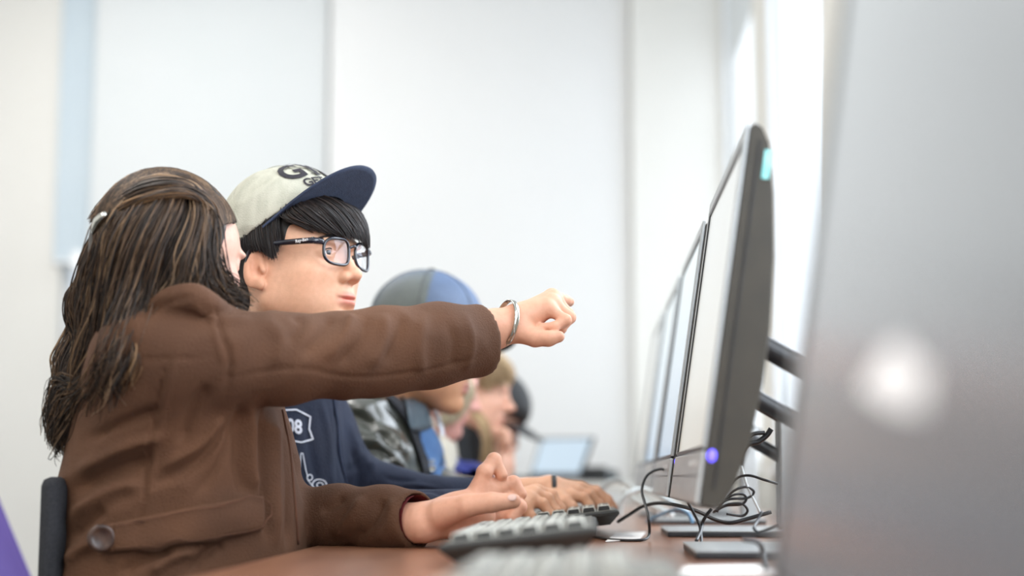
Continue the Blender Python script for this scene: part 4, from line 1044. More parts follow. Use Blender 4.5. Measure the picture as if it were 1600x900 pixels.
# ------------------------------------------------------------------ shared builders for the seated people
def cap_crown(cf, r, m, parent, zcut=-.012, tone=None, th=.004, h=.0026, post=None):
    f = Field(cf.o-.16*cf.s, cf.o+.16*cf.s, h)
    f.add(cf.ell((0, 0, 0), r)); f.cut(cf.ell((0, 0, -.004), tuple(q-th for q in r)), k=.001)
    p = cf.p(0, 0, zcut); nz = cf.M[:, 2]
    def pl(X, Y, Z): return ((X-p[0])*nz[0]+(Y-p[1])*nz[1]+(Z-p[2])*nz[2])
    f.cut((pl, p-.3, p+.3), k=.002)
    return sculpt('crown', f, m, parent, 1, post, tone)
def cap_brim(cf, a, b, L, wid, z0, m, parent, curve=3.0, rise=0.0, th=.0032, ang=62, m2=None, sq=2.6):
    n = 36; k = 8; V = []; F = []
    for layer in (0, 1):
        for i in range(n+1):
            u = math.radians(-ang+2*ang*i/n); bi = (a*math.cos(u), b*math.sin(u))
            w = -1+2*i/n; s_ = (max(0, 1-abs(w)**sq))**(1/sq)
            bo = (a*math.cos(math.radians(ang))+L*s_+(a-a*math.cos(math.radians(ang)))*s_, wid*w if abs(w) < 1 else wid*w)
            for j in range(k+1):
                t = j/k; x = bi[0]*(1-t)+bo[0]*t; y = bi[1]*(1-t)+bo[1]*t
                z = z0+rise*(x-bi[0])-curve*y*y-(th if layer else 0); V.append(cf.p(x, y, z))
    N0 = (n+1)*(k+1)
    for i in range(n):
        for j in range(k):
            q = (i*(k+1)+j, (i+1)*(k+1)+j, (i+1)*(k+1)+j+1, i*(k+1)+j+1); F.append(q); F.append(tuple(N0+x for x in q[::-1]))
    ed = [i*(k+1)+k for i in range(n+1)]
    ed = [j for j in range(k+1)]+ed[1:]+[n*(k+1)+k-j for j in range(1, k+1)]
    for a_, b_ in zip(ed, ed[1:]): F.append((a_, b_, N0+b_, N0+a_))
    return link('brim', from_arrays('brim', V, F), m, parent, True)
def legs(tb, x, y, w=1.0, yaw=0.0, grow=0.0, shoes=True):
    c, s = math.cos(yaw), math.sin(yaw); q = lambda a, b, z: (x+a*c-b*s, y+a*s+b*c, z)
    for e in (-.09, .09):
        tb.add(cone(q(0, e, .545), q(.42, e*1.4, .53), .085+grow, .060+grow), k=.03)
        tb.add(cone(q(.42, e*1.4, .53), q(.40, e*1.4, .10 if not grow else .13), .056+grow, .040+grow), k=.02)
        if shoes: tb.add(cone(q(.38, e*1.4, .05), q(.58, e*1.5, .035), .045, .032), k=.02)
def trousers(x, y, parent, m, yaw=0):
    t = Field((x-.35, y-.35, .08), (x+.62, y+.35, .74), .009); t.add(ell((x, y, .56), (.15, .17, .13))); legs(t, x, y, yaw=yaw, grow=.011, shoes=False)
    return sculpt('trousers', t, m, parent)
m_shoe = mat('dark shoe', srgb(40, 40, 44), .6, noise=(30, srgb(34, 34, 38)))

# ------------------------------------------------------------------ the bespectacled person in the grey cap
b1 = empty('person', (P(430, 900, 2.52).x, 2.52, 0), 'person in thick black glasses and a light grey cap with an upturned navy brim', 'person')
hf1 = Frame(P(459, 414, 2.35), yaw=math.radians(-28), pitch=math.radians(7), sc=1.05)
Fh = head_field(hf1, .0017, True, nose=.96, neck_to=np.array(P(415, 545, 2.42)))
parts = [Fh.mesh(1)]
hR = hand_field(PP([(560, 800, 2.34), (680, 803, 2.38), (790, 790, 2.42)]),
    PP([(838, 767, 2.465), (834, 773, 2.445), (829, 782, 2.425), (820, 793, 2.41)]),
    [PP([(862, 773, 2.47), (876, 795, 2.465), (880, 814, 2.46)]), PP([(856, 779, 2.45), (868, 799, 2.445), (872, 817, 2.44)]),
     PP([(848, 787, 2.425), (861, 806, 2.42), (865, 820, 2.42)]), PP([(829, 806, 2.405), (836, 819, 2.40), (839, 828, 2.40)])],
    PP([(800, 800, 2.46), (820, 810, 2.49), (838, 815, 2.50), (850, 818, 2.51)]), arm_r=[.036, .031, .026])
parts.append(hR.mesh(1))
hL = hand_field(PP([(700, 785, 2.62), (790, 774, 2.62), (856, 767, 2.61)]),
    PP([(893, 776, 2.585), (899, 768, 2.61), (905, 763, 2.635), (908, 762, 2.66)]),
    [PP([(912, 778, 2.585), (921, 790, 2.58), (926, 800, 2.58)]), PP([(921, 773, 2.61), (936, 788, 2.61), (943, 800, 2.61)]),
     PP([(930, 770, 2.64), (948, 786, 2.64), (957, 799, 2.635)]), PP([(932, 766, 2.665), (950, 780, 2.665), (960, 793, 2.665)])],
    PP([(868, 777, 2.585), (882, 786, 2.565), (893, 793, 2.56), (902, 800, 2.56)]), arm_r=[.032, .029, .0245])
parts.append(hL.mesh(1))
bx, by = P(430, 900, 2.52).x, 2.54
tb = Field((bx-.35, by-.36, .0), (bx+.62, by+.36, P(0, 520, 2.5).z+.03), .009)
tb.add(stack(secs([(530, 385, 445, 2.45, .07), (600, 370, 475, 2.51, .12), (700, 370, 485, 2.53, .12), (880, 370, 490, 2.54, .12), (1020, 370, 500, 2.54, .13)]), math.radians(-30)), k=.02); legs(tb, bx, by)
parts.append(tb.mesh(1))
V, F = merge(parts); me = from_arrays('body', V, F)
col = face_tone(hf1, srgb(226, 178, 148), srgb(216, 162, 126), srgb(205, 112, 104))(V); col[V[:, 0] > P(650, 800, 2.5).x] = np.array(srgb(226, 172, 138)); tones(me, col)
body1 = link('body', me, m_skin, b1, True)
nails([(P(957, 796, 2.625), P(958, 800, 2.63)-P(949, 788, 2.63), Vector((.2, -.7, .7))), (P(941, 796, 2.60), P(943, 800, 2.61)-P(937, 790, 2.61), Vector((.2, -.7, .7))),
       (P(881, 810, 2.452), P(880, 814, 2.46)-P(877, 800, 2.46), Vector((.4, -.7, .4)))], body1, m_nail)
eyes(hf1, body1, (1, -.05, 0.05))
trousers(bx, by, b1, m_jean)
for s_ in (-1, 1):
    tube('eyelash', [hf1.p(.0880-abs(q)*.0050-q*s_*0, s_*.0325+q*.0125, .0036-q*q*.0045) for q in (-1, -.5, 0, .5, 1)], np.array([.0005, .0009, .0010, .0010, .0006]), mat('dark lashes', srgb(26, 20, 18), .6, noise=(30, srgb(22, 17, 15))), body1, n=12, ns=6)
# eyebrows
strands('eyebrow', [[tuple(hf1.p(.098, s*.012, .017)), tuple(hf1.p(.094, s*.030, .021)), tuple(hf1.p(.080, s*.048, .016))] for s in (-1, -1.0)], 60, m_hair, body1, .0016, .0006, 8, 3, tone=lambda r: srgb(34, 27, 25))
# hair under the cap
blk = [srgb(24, 19, 18), srgb(34, 27, 25), srgb(48, 38, 34), srgb(66, 54, 48)]
bt = lambda rng: blk[rng.choice(4, p=[.4, .33, .2, .07])]
hs = Field(hf1.o-.16, hf1.o+.18, .0026)
hs.add(hf1.ell((-.012, 0, .036), (.100, .0795, .088)))
hs.add(hf1.ell((-.055, 0, -.015), (.046, .060, .060)), k=.02)
hs.add(hf1.ell((.062, .008, .050), (.046, .060, .024)), k=.012)
hs.cut(hf1.ell((.075, 0, -.035), (.095, .12, .066)), k=.006)
for s in (1, -1): hs.cut(hf1.ell((.004, s*.085, -.028), (.036, .03, .040)), k=.004)
hair1 = sculpt('hair', hs, m_hair, b1, 1, lambda V, F: wrinkle(V, F, .0018, 160, 5, (1, 1, .4)), lambda V: np.tile(np.array(srgb(30, 24, 22)), (len(V), 1)))
L1 = lambda *q: tuple(hf1.p(*q))
# fringe swept across the forehead (local head coordinates)
fr1 = [[L1(.040, -.060, .085), L1(.044, -.079, .052), L1(.060, -.073, .040), L1(.078, -.058, .030)],
       [L1(.038, -.054, .085), L1(.068, -.072, .058), L1(.086, -.056, .036), L1(.098, -.036, .020)],
       [L1(.050, -.045, .088), L1(.088, -.050, .062), L1(.103, -.032, .036), L1(.108, -.012, .014)],
       [L1(.066, -.035, .088), L1(.100, -.026, .064), L1(.112, -.008, .036), L1(.112, .012, .012)],
       [L1(.070, -.010, .088), L1(.106, .000, .062), L1(.114, .016, .034), L1(.108, .032, .008)],
       [L1(.066, .020, .088), L1(.100, .032, .062), L1(.104, .042, .034), L1(.094, .052, .006)]]
strands('fringe', fr1, 1500, m_hair, hair1, .0022, .00085, 12, 21, (.0012, 1), bt, tmin=.8)
sb1 = [[L1(-.030, -.072, .080), L1(-.028, -.085, .030), L1(-.026, -.084, .012)], [L1(-.005, -.073, .085), L1(.004, -.086, .030), L1(.010, -.083, .004)],
       [L1(.015, -.072, .088), L1(.022, -.084, .030), L1(.024, -.079, -.014)], [L1(.034, -.060, .086), L1(.036, -.079, .044), L1(.034, -.076, .012)]]
strands('sideburn', sb1, 520, m_hair, hair1, .002, .0008, 12, 22, (.001, 1), bt, tmin=.75)
# cap
m_capg = mat('heather grey cap cloth', srgb(190, 188, 172), .9, noise=(60, srgb(174, 172, 156), (1, 1, .3)), bump=(500, .3))
m_navy = mat('navy brim cloth', srgb(40, 50, 72), .85, noise=(80, srgb(34, 43, 64)), bump=(600, .3))
m_ink = mat('black embroidery', srgb(36, 30, 40), .7, noise=(60, srgb(30, 26, 36)))
cf1 = Frame(hf1.p(-.016, 0, .052), yaw=math.radians(-25), pitch=math.radians(34), sc=1.05)
cap1 = empty('cap', cf1.p(0, 0, 0)); cap1.parent = b1; cap1.location = Vector(cf1.p(0, 0, 0))-b1.location
CR = (.106, .090, .094)
cfolds = lambda V, F: wrinkle(V, F, .0022, 60, 8)
cap_crown(cf1, CR, m_capg, cap1, -.014, post=cfolds)
cap_brim(cf1, CR[0]-.003, CR[1]+.001, .064, .0895, -.012, m_navy, cap1, curve=.9, rise=.05, ang=80, sq=2.2)
tube('cap_button', [cf1.p(0, 0, CR[2]-.001), cf1.p(0, 0, CR[2]+.003)], np.array([.007, .004]), m_capg, cap1, n=2, ns=12)
def capmap(off=.0022, rot=0.0, c=(0, 0)):
    def f(x, y):
        x, y = x*math.cos(rot)-y*math.sin(rot)+c[0], x*math.sin(rot)+y*math.cos(rot)+c[1]
        az = x/CR[1]; el_ = y/CR[2]; d = np.array((CR[0]*math.cos(el_)*math.cos(az), CR[1]*math.cos(el_)*math.sin(az), CR[2]*math.sin(el_)))
        return Vector(cf1.p(*(d*(1+off/.09))))
    return f
for a_ in (-95, -28, 28, 95, 180):
    az = math.radians(a_); tube('panel_seam', [cf1.p(CR[0]*1.002*math.cos(e)*math.cos(az), CR[1]*1.002*math.cos(e)*math.sin(az), CR[2]*1.002*math.sin(e)) for e in np.linspace(-.1, 1.5, 14)], .0006, m_capg, cap1, n=14, ns=6)
V1, F1 = text_poly('GYM', .054, .0016)
decal('cap_letters', [(V1, F1)], capmap(c=(-.016, .040)), m_ink, cap1)
V2, F2 = text_poly('GET YOUR', .020, .0005)
decal('cap_small_letters', [(V2, F2)], capmap(c=(-.004, .010)), m_ink, cap1)
wing = []
for k in range(5): wing.append(ribbon2d([(-.012+.004*k, .014-.0035*k), (.006+.004*k, .006-.002*k), (.024, .010-.004*k)], .0022))
decal('cap_emblem', wing, capmap(c=(.034, .040)), m_ink, cap1)
decal('cap_lines', [ribbon2d([(-.052, .066), (-.03, .069), (0, .070), (.02, .069)], .0012), ribbon2d([(-.052, .062), (-.040, .064)], .0012), ribbon2d([(-.030, .0275), (0, .029), (.02, .029)], .0016)], capmap(), m_ink, cap1)
# glasses
m_frame = mat('black acetate', srgb(20, 22, 32), .22, noise=(60, srgb(26, 30, 44)), coat=.5)
m_lens = bpy.data.materials.new('spectacle lens'); m_lens.use_nodes = True
n_ = m_lens.node_tree.nodes; l_ = m_lens.node_tree.links; n_.remove(n_['Principled BSDF'])
tt = n_.new('ShaderNodeBsdfTransparent'); tt.inputs[0].default_value = (.94, .95, .98, 1); gg = n_.new('ShaderNodeBsdfGlossy'); gg.inputs['Roughness'].default_value = .03; gg.inputs[0].default_value = (.85, .9, 1, 1)
fe = facing_gloss(n_, l_, .04, .35); mx = n_.new('ShaderNodeMixShader')
l_.new(fe, mx.inputs[0]); l_.new(tt.outputs[0], mx.inputs[1]); l_.new(gg.outputs[0], mx.inputs[2]); l_.new(mx.outputs[0], n_['Material Output'].inputs[0])
gl = empty('glasses', (0, 0, 0)); gl.parent = b1; gl.location = Vector(hf1.p(.10, 0, 0))-b1.location
def rimpt(s, t, gx=0.0):
    c = math.cos(t); q = math.sin(t); w = abs(c)**.62*(1 if c > 0 else -1)*.0240; h_ = abs(q)**.72*(1 if q > 0 else -1)*(.0185+.002*(c if s > 0 else c))
    y = s*.0320+w; z = -.003+h_; x = .1025-abs(y)**2*3.2+z*.10
    return hf1.p(x, y, z)
for s in (-1, 1):
    rp = [rimpt(s, k*2*math.pi/48) for k in range(49)]
    V, F = tube_arrays(rp, .0024, 8, caps=False); link('lens_rim', from_arrays('lens_rim', V, F), m_frame, gl, True)
    ctr = np.mean(rp[:-1], axis=0); V = [ctr]+list(rp[:-1]); F = [(0, 1+k, 1+(k+1) % 48) for k in range(48)]
    link('lens', from_arrays('lens', V, F), m_lens, gl)
    tm = tube('temple', [hf1.p(.0925, s*.0565, .009), hf1.p(.082, s*.0715, .0105), hf1.p(.045, s*.0795, .014), hf1.p(.010, s*.0815, .0175), hf1.p(-.012, s*.0835, .016), hf1.p(-.026, s*.083, -.016)], np.interp(np.linspace(0, 1, 30), [0, .12, .5, 1], [.0044, .0050, .0040, .0028]), m_frame, gl, n=30, ns=10, flat=1.0)
    tube('hinge', [hf1.p(.0850, s*.0700, .0060), hf1.p(.0850, s*.0700, .0150)], .0024, m_bangle, tm, n=2, ns=8)
    Vt, Ft = text_poly('Ray-Ban', .0062, .0001)
    if s < 0: decal('logo', [(Vt, Ft)], lambda x, y: Vector(hf1.p(.074+x*1.0, -.0812-(.074-(.074+x))*.10, .0112+y)), m_icon, tm)
tube('bridge', [hf1.p(.1025, -.0085, .004), hf1.p(.1075, 0, .007), hf1.p(.1025, .0085, .004)], .0022, m_frame, gl, n=8)
# jacket
m_nav = mat('navy sweatshirt', srgb(25, 34, 56), .85, noise=(14, srgb(20, 28, 48)), bump=(260, .3), sheen=.1, sheen_tint=srgb(120, 150, 200))
s1 = Field(np.array(P(300, 1050, 2.80))-np.array((0, .55, .0)), np.array(P(790, 520, 2.75)), .0052)
s1.add(stack(secs([(535, 385, 452, 2.45, .075), (555, 362, 478, 2.48, .13), (585, 350, 495, 2.50, .165), (640, 345, 508, 2.52, .16), (700, 345, 515, 2.53, .16), (780, 350, 520, 2.53, .16), (860, 350, 525, 2.54, .165), (1010, 350, 545, 2.54, .17)]), math.radians(-30)))
s1.add(*chain(PP([(480, 612, 2.64), (505, 675, 2.64), (548, 742, 2.63)]), [.058, .053, .047]), k=.02)
s1.add(*chain(PP([(548, 748, 2.63), (630, 772, 2.63), (715, 782, 2.62), (752, 780, 2.62)]), [.047, .040, .036, .034]), k=.016)
s1.add(*chain(PP([(350, 610, 2.36), (390, 740, 2.31), (445, 835, 2.30)]), [.062, .056, .048]), k=.02)
s1.add(*chain(PP([(445, 835, 2.30), (600, 808, 2.35), (740, 797, 2.40)]), [.046, .040, .034]), k=.016)
s1.add(*chain(PP([(380, 540, 2.42), (400, 556, 2.34), (440, 556, 2.34), (468, 540, 2.42)]), [.014, .018, .018, .014], n=10), k=.012)
FB = [([(520, 615), (526, 660), (530, 710), (545, 770)], 2.6, -.004), ([(500, 620), (515, 690), (520, 780)], 5, .003), ([(540, 650), (560, 700), (590, 745)], 6, .004), ([(548, 700), (560, 735), (556, 765)], 5, -.005),
      ([(590, 715), (575, 745), (560, 770)], 6, .005), ([(600, 745), (620, 750), (650, 752)], 3, -.004), ([(620, 760), (650, 758), (690, 766)], 3, .004), ([(640, 770), (670, 766), (700, 776)], 3, -.004), ([(480, 630), (485, 700), (500, 770)], 7, -.003), ([(570, 690), (560, 720), (540, 740)], 5, -.004)]
sw = sculpt('sweatshirt', s1, m_nav, b1, 1, lambda V, F: folds(wrinkle(V, F, .004, 34, 9), F, FB))
sbv = bvh_of(sw)
m_wht = mat('white applique', srgb(225, 228, 236), .7, noise=(90, srgb(205, 209, 220)))
def onto(bvh, off=.0016):
    st_ = {}
    def f(x, y):
        p = drape(bvh, x, y, off)
        if p is None: p = st_.get('l', Vector((0, 0, 0))).copy()
        st_['l'] = p; return p
    return f
om = onto(sbv)
badge = [(441, 641), (462, 640), (484, 651), (482, 670), (488, 686), (470, 691), (443, 686), (448, 664)]
decal('badge_outline', [ribbon2d(dense(badge, 5), 2.6, True)], om, m_wht, sw)
Vn, Fn = text_poly('08', 30, .9); Vn = [Vector((459+(v.x)*.80, 667-v.y+v.x*.12, 0)) for v in Vn]
decal('badge_number', [(Vn, Fn)], om, m_wht, sw)
ell2 = lambda cx, cy, a, b: [(cx+a*math.cos(t), cy+b*math.sin(t)) for t in np.linspace(0, 2*math.pi, 20, endpoint=False)]
decal('applique', [ribbon2d(dense([(467, 740), (469, 708), (472, 708), (477, 735), (480, 745)], 4, False), 1.6), ribbon2d(ell2(483, 746, 4, 4.5), 1.6, True), ribbon2d(ell2(498, 757, 11, 8), 1.8, True), ribbon2d(ell2(499, 758, 5, 4), 1.6, True),
    ribbon2d(dense([(480, 750), (486, 758), (492, 765)], 4, False), 1.4)], om, m_wht, sw)
cordon('seam', sbv, [(520, 618), (527, 660), (531, 710), (543, 762)], .0012, mat('grey piping', srgb(70, 82, 108), .8, noise=(60, srgb(60, 72, 98))), sw)
ringband('wristband', P(866, 768, 2.607), P(905, 766, 2.61)-P(850, 768, 2.61), .0275, .0265, .004, .002, m_black, 'thin dark band on the wrist above the middle keyboard', 'wristband')

# ------------------------------------------------------------------ the person in the leather jacket and dark ball cap
b2 = empty('person', (P(610, 900, 3.1).x, 3.1, 0), 'person in an olive leather jacket and charcoal cap, face half hidden by the brown sleeve', 'person')
hf2 = Frame(P(667, 540, 3.06), yaw=math.radians(-8), pitch=math.radians(-10), sc=1.06)
parts = [head_field(hf2, .0028, True, neck_to=np.array(P(628, 650, 3.08))).mesh(1)]
bx, by = P(600, 900, 3.1).x, 3.12
tb = Field((bx-.35, by-.36, .0), (bx+.62, by+.36, P(0, 620, 3.1).z+.03), .010)
tb.add(stack(secs([(630, 595, 650, 3.08, .08), (680, 560, 670, 3.1, .15), (800, 560, 680, 3.1, .14), (950, 560, 680, 3.1, .15)])), k=.02); legs(tb, bx, by); parts.append(tb.mesh(1))
h3 = hand_field(PP([(690, 775, 2.95), (745, 780, 3.0), (800, 782, 3.05)]), PP([(832, 775, 3.09), (834, 776, 3.07), (834, 780, 3.05), (832, 784, 3.03)]),
   [PP([(848, 779, 3.09), (856, 789, 3.09), (858, 795, 3.09)]), PP([(848, 780, 3.07), (856, 789, 3.07), (858, 796, 3.07)]), PP([(848, 784, 3.05), (856, 792, 3.05), (858, 798, 3.05)]), PP([(845, 788, 3.03), (851, 795, 3.03), (853, 799, 3.03)])],
   PP([(812, 783, 3.10), (824, 788, 3.13), (832, 791, 3.13), (838, 794, 3.13)]), h=.003, arm_r=[.034, .03, .026]); parts.append(h3.mesh(1))
V, F = merge(parts); me = from_arrays('body', V, F); tones(me, face_tone(hf2, srgb(206, 156, 122), srgb(196, 142, 104), srgb(176, 110, 120))(V)); body2 = link('body', me, m_skin, b2, True)
eyes(hf2, body2); trousers(bx, by, b2, m_jean)
h2f = Field(hf2.o-.16, hf2.o+.16, .004); h2f.add(hf2.ell((-.016, 0, .034), (.100, .080, .086))); h2f.add(hf2.ell((-.055, 0, -.02), (.042, .060, .05)), k=.02); h2f.cut(hf2.ell((.075, 0, -.03), (.095, .12, .06)), k=.006)
sculpt('hair', h2f, m_hair, b2, 1, None, lambda V: np.tile(np.array(srgb(28, 24, 23)), (len(V), 1)))
m_capd = mat('charcoal waffle cap cloth', (1, 1, 1), .5, vcol=True, noise=(30, (.8, .82, .84)), bump=(340, .6), sheen=.4, sheen_tint=srgb(120, 160, 220))
cf2 = Frame(hf2.p(-.010, 0, .050), yaw=math.radians(-8), pitch=math.radians(-6), sc=1.06)
cap2 = empty('cap', (0, 0, 0)); cap2.parent = b2; cap2.location = Vector(cf2.p(0, 0, 0))-b2.location
CR2 = (.108, .090, .092); cr2 = cap_crown(cf2, CR2, m_capd, cap2, -.010, tone=lambda V: np.where((cf2.loc(V)[:, 0] > .014)[:, None], np.array(srgb(84, 100, 126)), np.array(srgb(92, 96, 90))))
cap_brim(cf2, CR2[0]-.004, CR2[1]-.002, .068, .074, -.008, m_black, cap2, curve=5.5, rise=-.22, ang=58)
tube('cap_button', [cf2.p(0, 0, CR2[2]-.002), cf2.p(0, 0, CR2[2]+.003), cf2.p(0, 0, CR2[2]+.004)], np.array([.008, .007, .003]), m_black, cap2, n=3, ns=12)
for a_ in (0, 60, 120, 180, 240, 300):
    az = math.radians(a_+30); tube('panel_seam', [cf2.p(CR2[0]*1.004*math.cos(e)*math.cos(az), CR2[1]*1.004*math.cos(e)*math.sin(az), CR2[2]*1.004*math.sin(e)) for e in np.linspace(-.05, 1.5, 12)], .0011, m_dark, cap2, n=12, ns=6)
m_leath = mat('olive grey leather', srgb(60, 62, 54), .3, noise=(9, srgb(48, 50, 45)), bump=(120, .25), coat=1, spec=.6)
m_denim = mat('bright blue denim', srgb(66, 104, 150), .6, noise=(40, srgb(54, 90, 136)), bump=(260, .3), sheen=.3)
m_blk2 = mat('black cloth', srgb(24, 26, 32), .85, noise=(30, srgb(20, 22, 28)), bump=(300, .3))
s2 = Field(np.array(P(500, 1000, 3.3))-np.array((0, .60, 0)), np.array(P(830, 590, 3.35)), .006)
s2.add(stack(secs([(628, 590, 655, 3.08, .085), (645, 555, 672, 3.09, .16), (680, 545, 684, 3.1, .175), (730, 545, 694, 3.1, .17), (790, 548, 698, 3.1, .17), (900, 550, 695, 3.1, .18), (980, 550, 690, 3.1, .19)])))
s2.add(*chain(PP([(572, 668, 2.94), (590, 720, 2.90), (608, 765, 2.88)]), [.072, .064, .056]), k=.03)
s2.add(*chain(PP([(608, 765, 2.88), (680, 776, 2.92), (745, 780, 2.98)]), [.052, .045, .038]), k=.02)
s2.add(*chain(PP([(620, 680, 3.27), (650, 740, 3.28), (670, 772, 3.26)]), [.07, .06, .055]), k=.03)
s2.add(*chain(PP([(670, 772, 3.26), (760, 775, 3.24)]), [.05, .04]), k=.02)
FC = [([(535, 640), (580, 665), (620, 700)], 8, -.006), ([(530, 665), (570, 690), (600, 690)], 7, .007), ([(575, 665), (610, 680), (640, 720)], 6, .007), ([(560, 700), (600, 705), (625, 740)], 6, -.007), ([(590, 690), (620, 720), (640, 760)], 5, .006),
      ([(575, 730), (605, 722), (630, 728)], 5, .006), ([(590, 745), (615, 740), (645, 745)], 5, -.006), ([(600, 630), (630, 660), (650, 700)], 5, -.004), ([(640, 752), (660, 765), (690, 770)], 5, -.005), ([(660, 755), (690, 757), (720, 762)], 5, .004)]
jk2 = sculpt('leather_jacket', s2, m_leath, b2, 1, lambda V, F: folds(wrinkle(V, F, .008, 32, 19), F, [(l, w, a*1.8) for l, w, a in FC]))
jb2 = bvh_of(jk2)
band('denim_front', jb2, [(650, 655), (668, 665), (684, 690), (694, 720)], [(652, 700), (660, 725), (672, 745), (686, 752)], m_denim, jk2, off=.006, n=16, k=8)
band('dark_strap', jb2, [(600, 622), (625, 650), (645, 695), (660, 745)], [(618, 620), (640, 645), (658, 690), (672, 745)], m_blk2, jk2, off=.006, n=24, k=6)
band('collar', jb2, [(622, 616), (640, 614), (652, 618)], [(636, 676), (652, 674), (667, 668)], mat('grey leather collar', srgb(70, 84, 92), .4, noise=(20, srgb(62, 75, 84))), jk2, off=.012, n=16, k=8, th=.004)
for x, y in ((666, 725), (672, 740)):
    q = drape(jb2, x, y, .012)
    if q is not None: disc('snap', q, (CAM0-q).normalized(), .006, .002, m_bangle, jk2)
band('white_hem', jb2, [(668, 636), (680, 655), (686, 682)], [(662, 640), (672, 660), (680, 686)], m_wht, jk2, off=.014, n=12, k=4)

# ------------------------------------------------------------------ blurred people farther along the row
def far_person(label, hp, D, yaw, pitch, sc, skin, rows, hair_rgb, shirt, shirt_name, neckp, arm=None, hx=None):
    p = empty('person', (P(hx or rows[-1][1]+40, 900, D).x, P(0, 900, D).y, 0), label, 'person')
    hf = Frame(P(*hp, D), yaw=yaw, pitch=pitch, sc=sc)
    pts = [head_field(hf, .004, True, neck_to=np.array(P(*neckp, D))).mesh(1)]
    S = secs(rows); bx, by = S[-1][0], S[-1][1]
    tb = Field((bx-.35, by-.32, 0), (bx+.62, by+.32, S[0][2]+.03), .012); tb.add(stack([(a, b, c, d*.85, e*.85) for a, b, c, d, e in S]), k=.02); legs(tb, bx, by); pts.append(tb.mesh(1))
    if arm: pts.append(arm.mesh(1))
    V, F = merge(pts); me = from_arrays('body', V, F); tones(me, face_tone(hf, skin)(V)); b = link('body', me, m_skin, p, True)
    eyes(hf, b); trousers(bx, by, p, m_jean)
    mn = min(q[0]-q[3] for q in S); mxx = max(q[0]+q[3] for q in S)
    f = Field((mn-.05, by-.33, .50), (mxx+.30, by+.33, S[0][2]+.05), .009); f.add(stack(S))
    for s in (-1, 1):
        sh = np.array((S[1][0], by+s*.15, S[1][2]-.05)); el_ = sh+np.array((.08, s*.03, -.22)); f.add(*chain([sh, el_], [.06, .05]), k=.03)
        f.add(cone(el_, el_+np.array((.22, 0, .0)), .046, .036), k=.02)
    sh_ = sculpt('shirt', f, shirt, p, 1, lambda V, F: wrinkle(V, F, .005, 30, 4)); sh_.name = shirt_name
    return p, hf, sh_
def farhair(hf, p, rgb, prims, cuts, guides=None, n=0, pal_=None, rad=.0016):
    f = Field(hf.o-.2, hf.o+.18, .005)
    for q in prims: f.add(hf.ell(*q), k=.015)
    for q in cuts: f.cut(hf.ell(*q), k=.008)
    o = sculpt('hair', f, m_hair, p, 1, lambda V, F: wrinkle(V, F, .004, 90, 5, (1, 1, .3)), lambda V: np.tile(np.array(rgb), (len(V), 1)))
    if guides: strands('hair_lock', guides, n, m_hair, o, .006, rad, 12, 5, (.004, 1.2), lambda r: pal_[r.randint(len(pal_))], tmin=.8)
    return o
# pale-haired person
p3, hf3, _ = far_person('pale blond long-haired person between the leather jacket and the black shirt', (680, 598), 3.54, math.radians(5), math.radians(-14), 1.0, srgb(226, 172, 160),
    [(668, 655, 700, 3.58, .08), (690, 630, 715, 3.58, .14), (760, 625, 720, 3.58, .14), (850, 625, 720, 3.58, .145), (930, 625, 720, 3.58, .15)], None, mat('cream knit', srgb(214, 208, 192), .9, noise=(30, srgb(204, 198, 182))), 'knit_top', (668, 680))
pb = [srgb(206, 192, 160), srgb(222, 210, 182), srgb(186, 170, 138)]
Q = lambda x, y, d=0: tuple(P(x, y, 3.54+d))
farhair(hf3, p3, pb[0], [((-.02, 0, .03), (.105, .085, .095)), ((-.05, 0, -.06), (.06, .075, .09))], [((.10, 0, -.02), (.075, .11, .085))],
    [[Q(712, 560, -.09), Q(728, 585, -.10), Q(738, 612, -.10), Q(722, 640, -.10), Q(702, 660, -.11)], [Q(700, 560, -.10), Q(715, 590, -.11), Q(720, 620, -.11), Q(708, 645, -.11), Q(690, 664, -.11)], [Q(690, 560, -.10), Q(700, 590, -.11), Q(698, 640, -.11), Q(694, 655, -.11), Q(676, 668, -.11)]], 260, pb)
# black-shirt person
arm4 = hand_field(PP([(775, 772, 3.85), (785, 730, 3.87), (788, 705, 3.89)]), PP([(782, 688, 3.91), (786, 686, 3.89), (790, 687, 3.87), (793, 690, 3.85)]),
   [PP([(776, 676, 3.92), (770, 680, 3.93), (768, 686, 3.92)]), PP([(784, 674, 3.90), (777, 674, 3.91), (774, 680, 3.90)]), PP([(791, 676, 3.87), (785, 673, 3.88), (781, 678, 3.88)]), PP([(796, 681, 3.85), (791, 677, 3.85), (787, 681, 3.86)])],
   PP([(782, 694, 3.94), (776, 688, 3.95), (772, 682, 3.95), (770, 676, 3.95)]), h=.004, arm_r=[.034, .030, .026])
p4, hf4, sh4 = far_person('person in a black shirt with sandy hair, resting the chin on a hand', (735, 610), 3.97, math.radians(-6), math.radians(-6), 1.03, srgb(238, 190, 166),
    [(660, 694, 748, 4.0, .08), (676, 672, 758, 4.01, .15), (720, 662, 762, 4.01, .155), (800, 665, 765, 4.01, .155), (920, 665, 765, 4.01, .16)], None, mat('black shirt cloth', srgb(34, 37, 40), .9, noise=(12, srgb(28, 31, 34)), bump=(200, .3)), 'black_shirt', (722, 690), arm4)
ph = [srgb(176, 148, 112), srgb(204, 180, 142), srgb(146, 118, 88)]
Q = lambda x, y, d=0: tuple(P(x, y, 3.97+d))
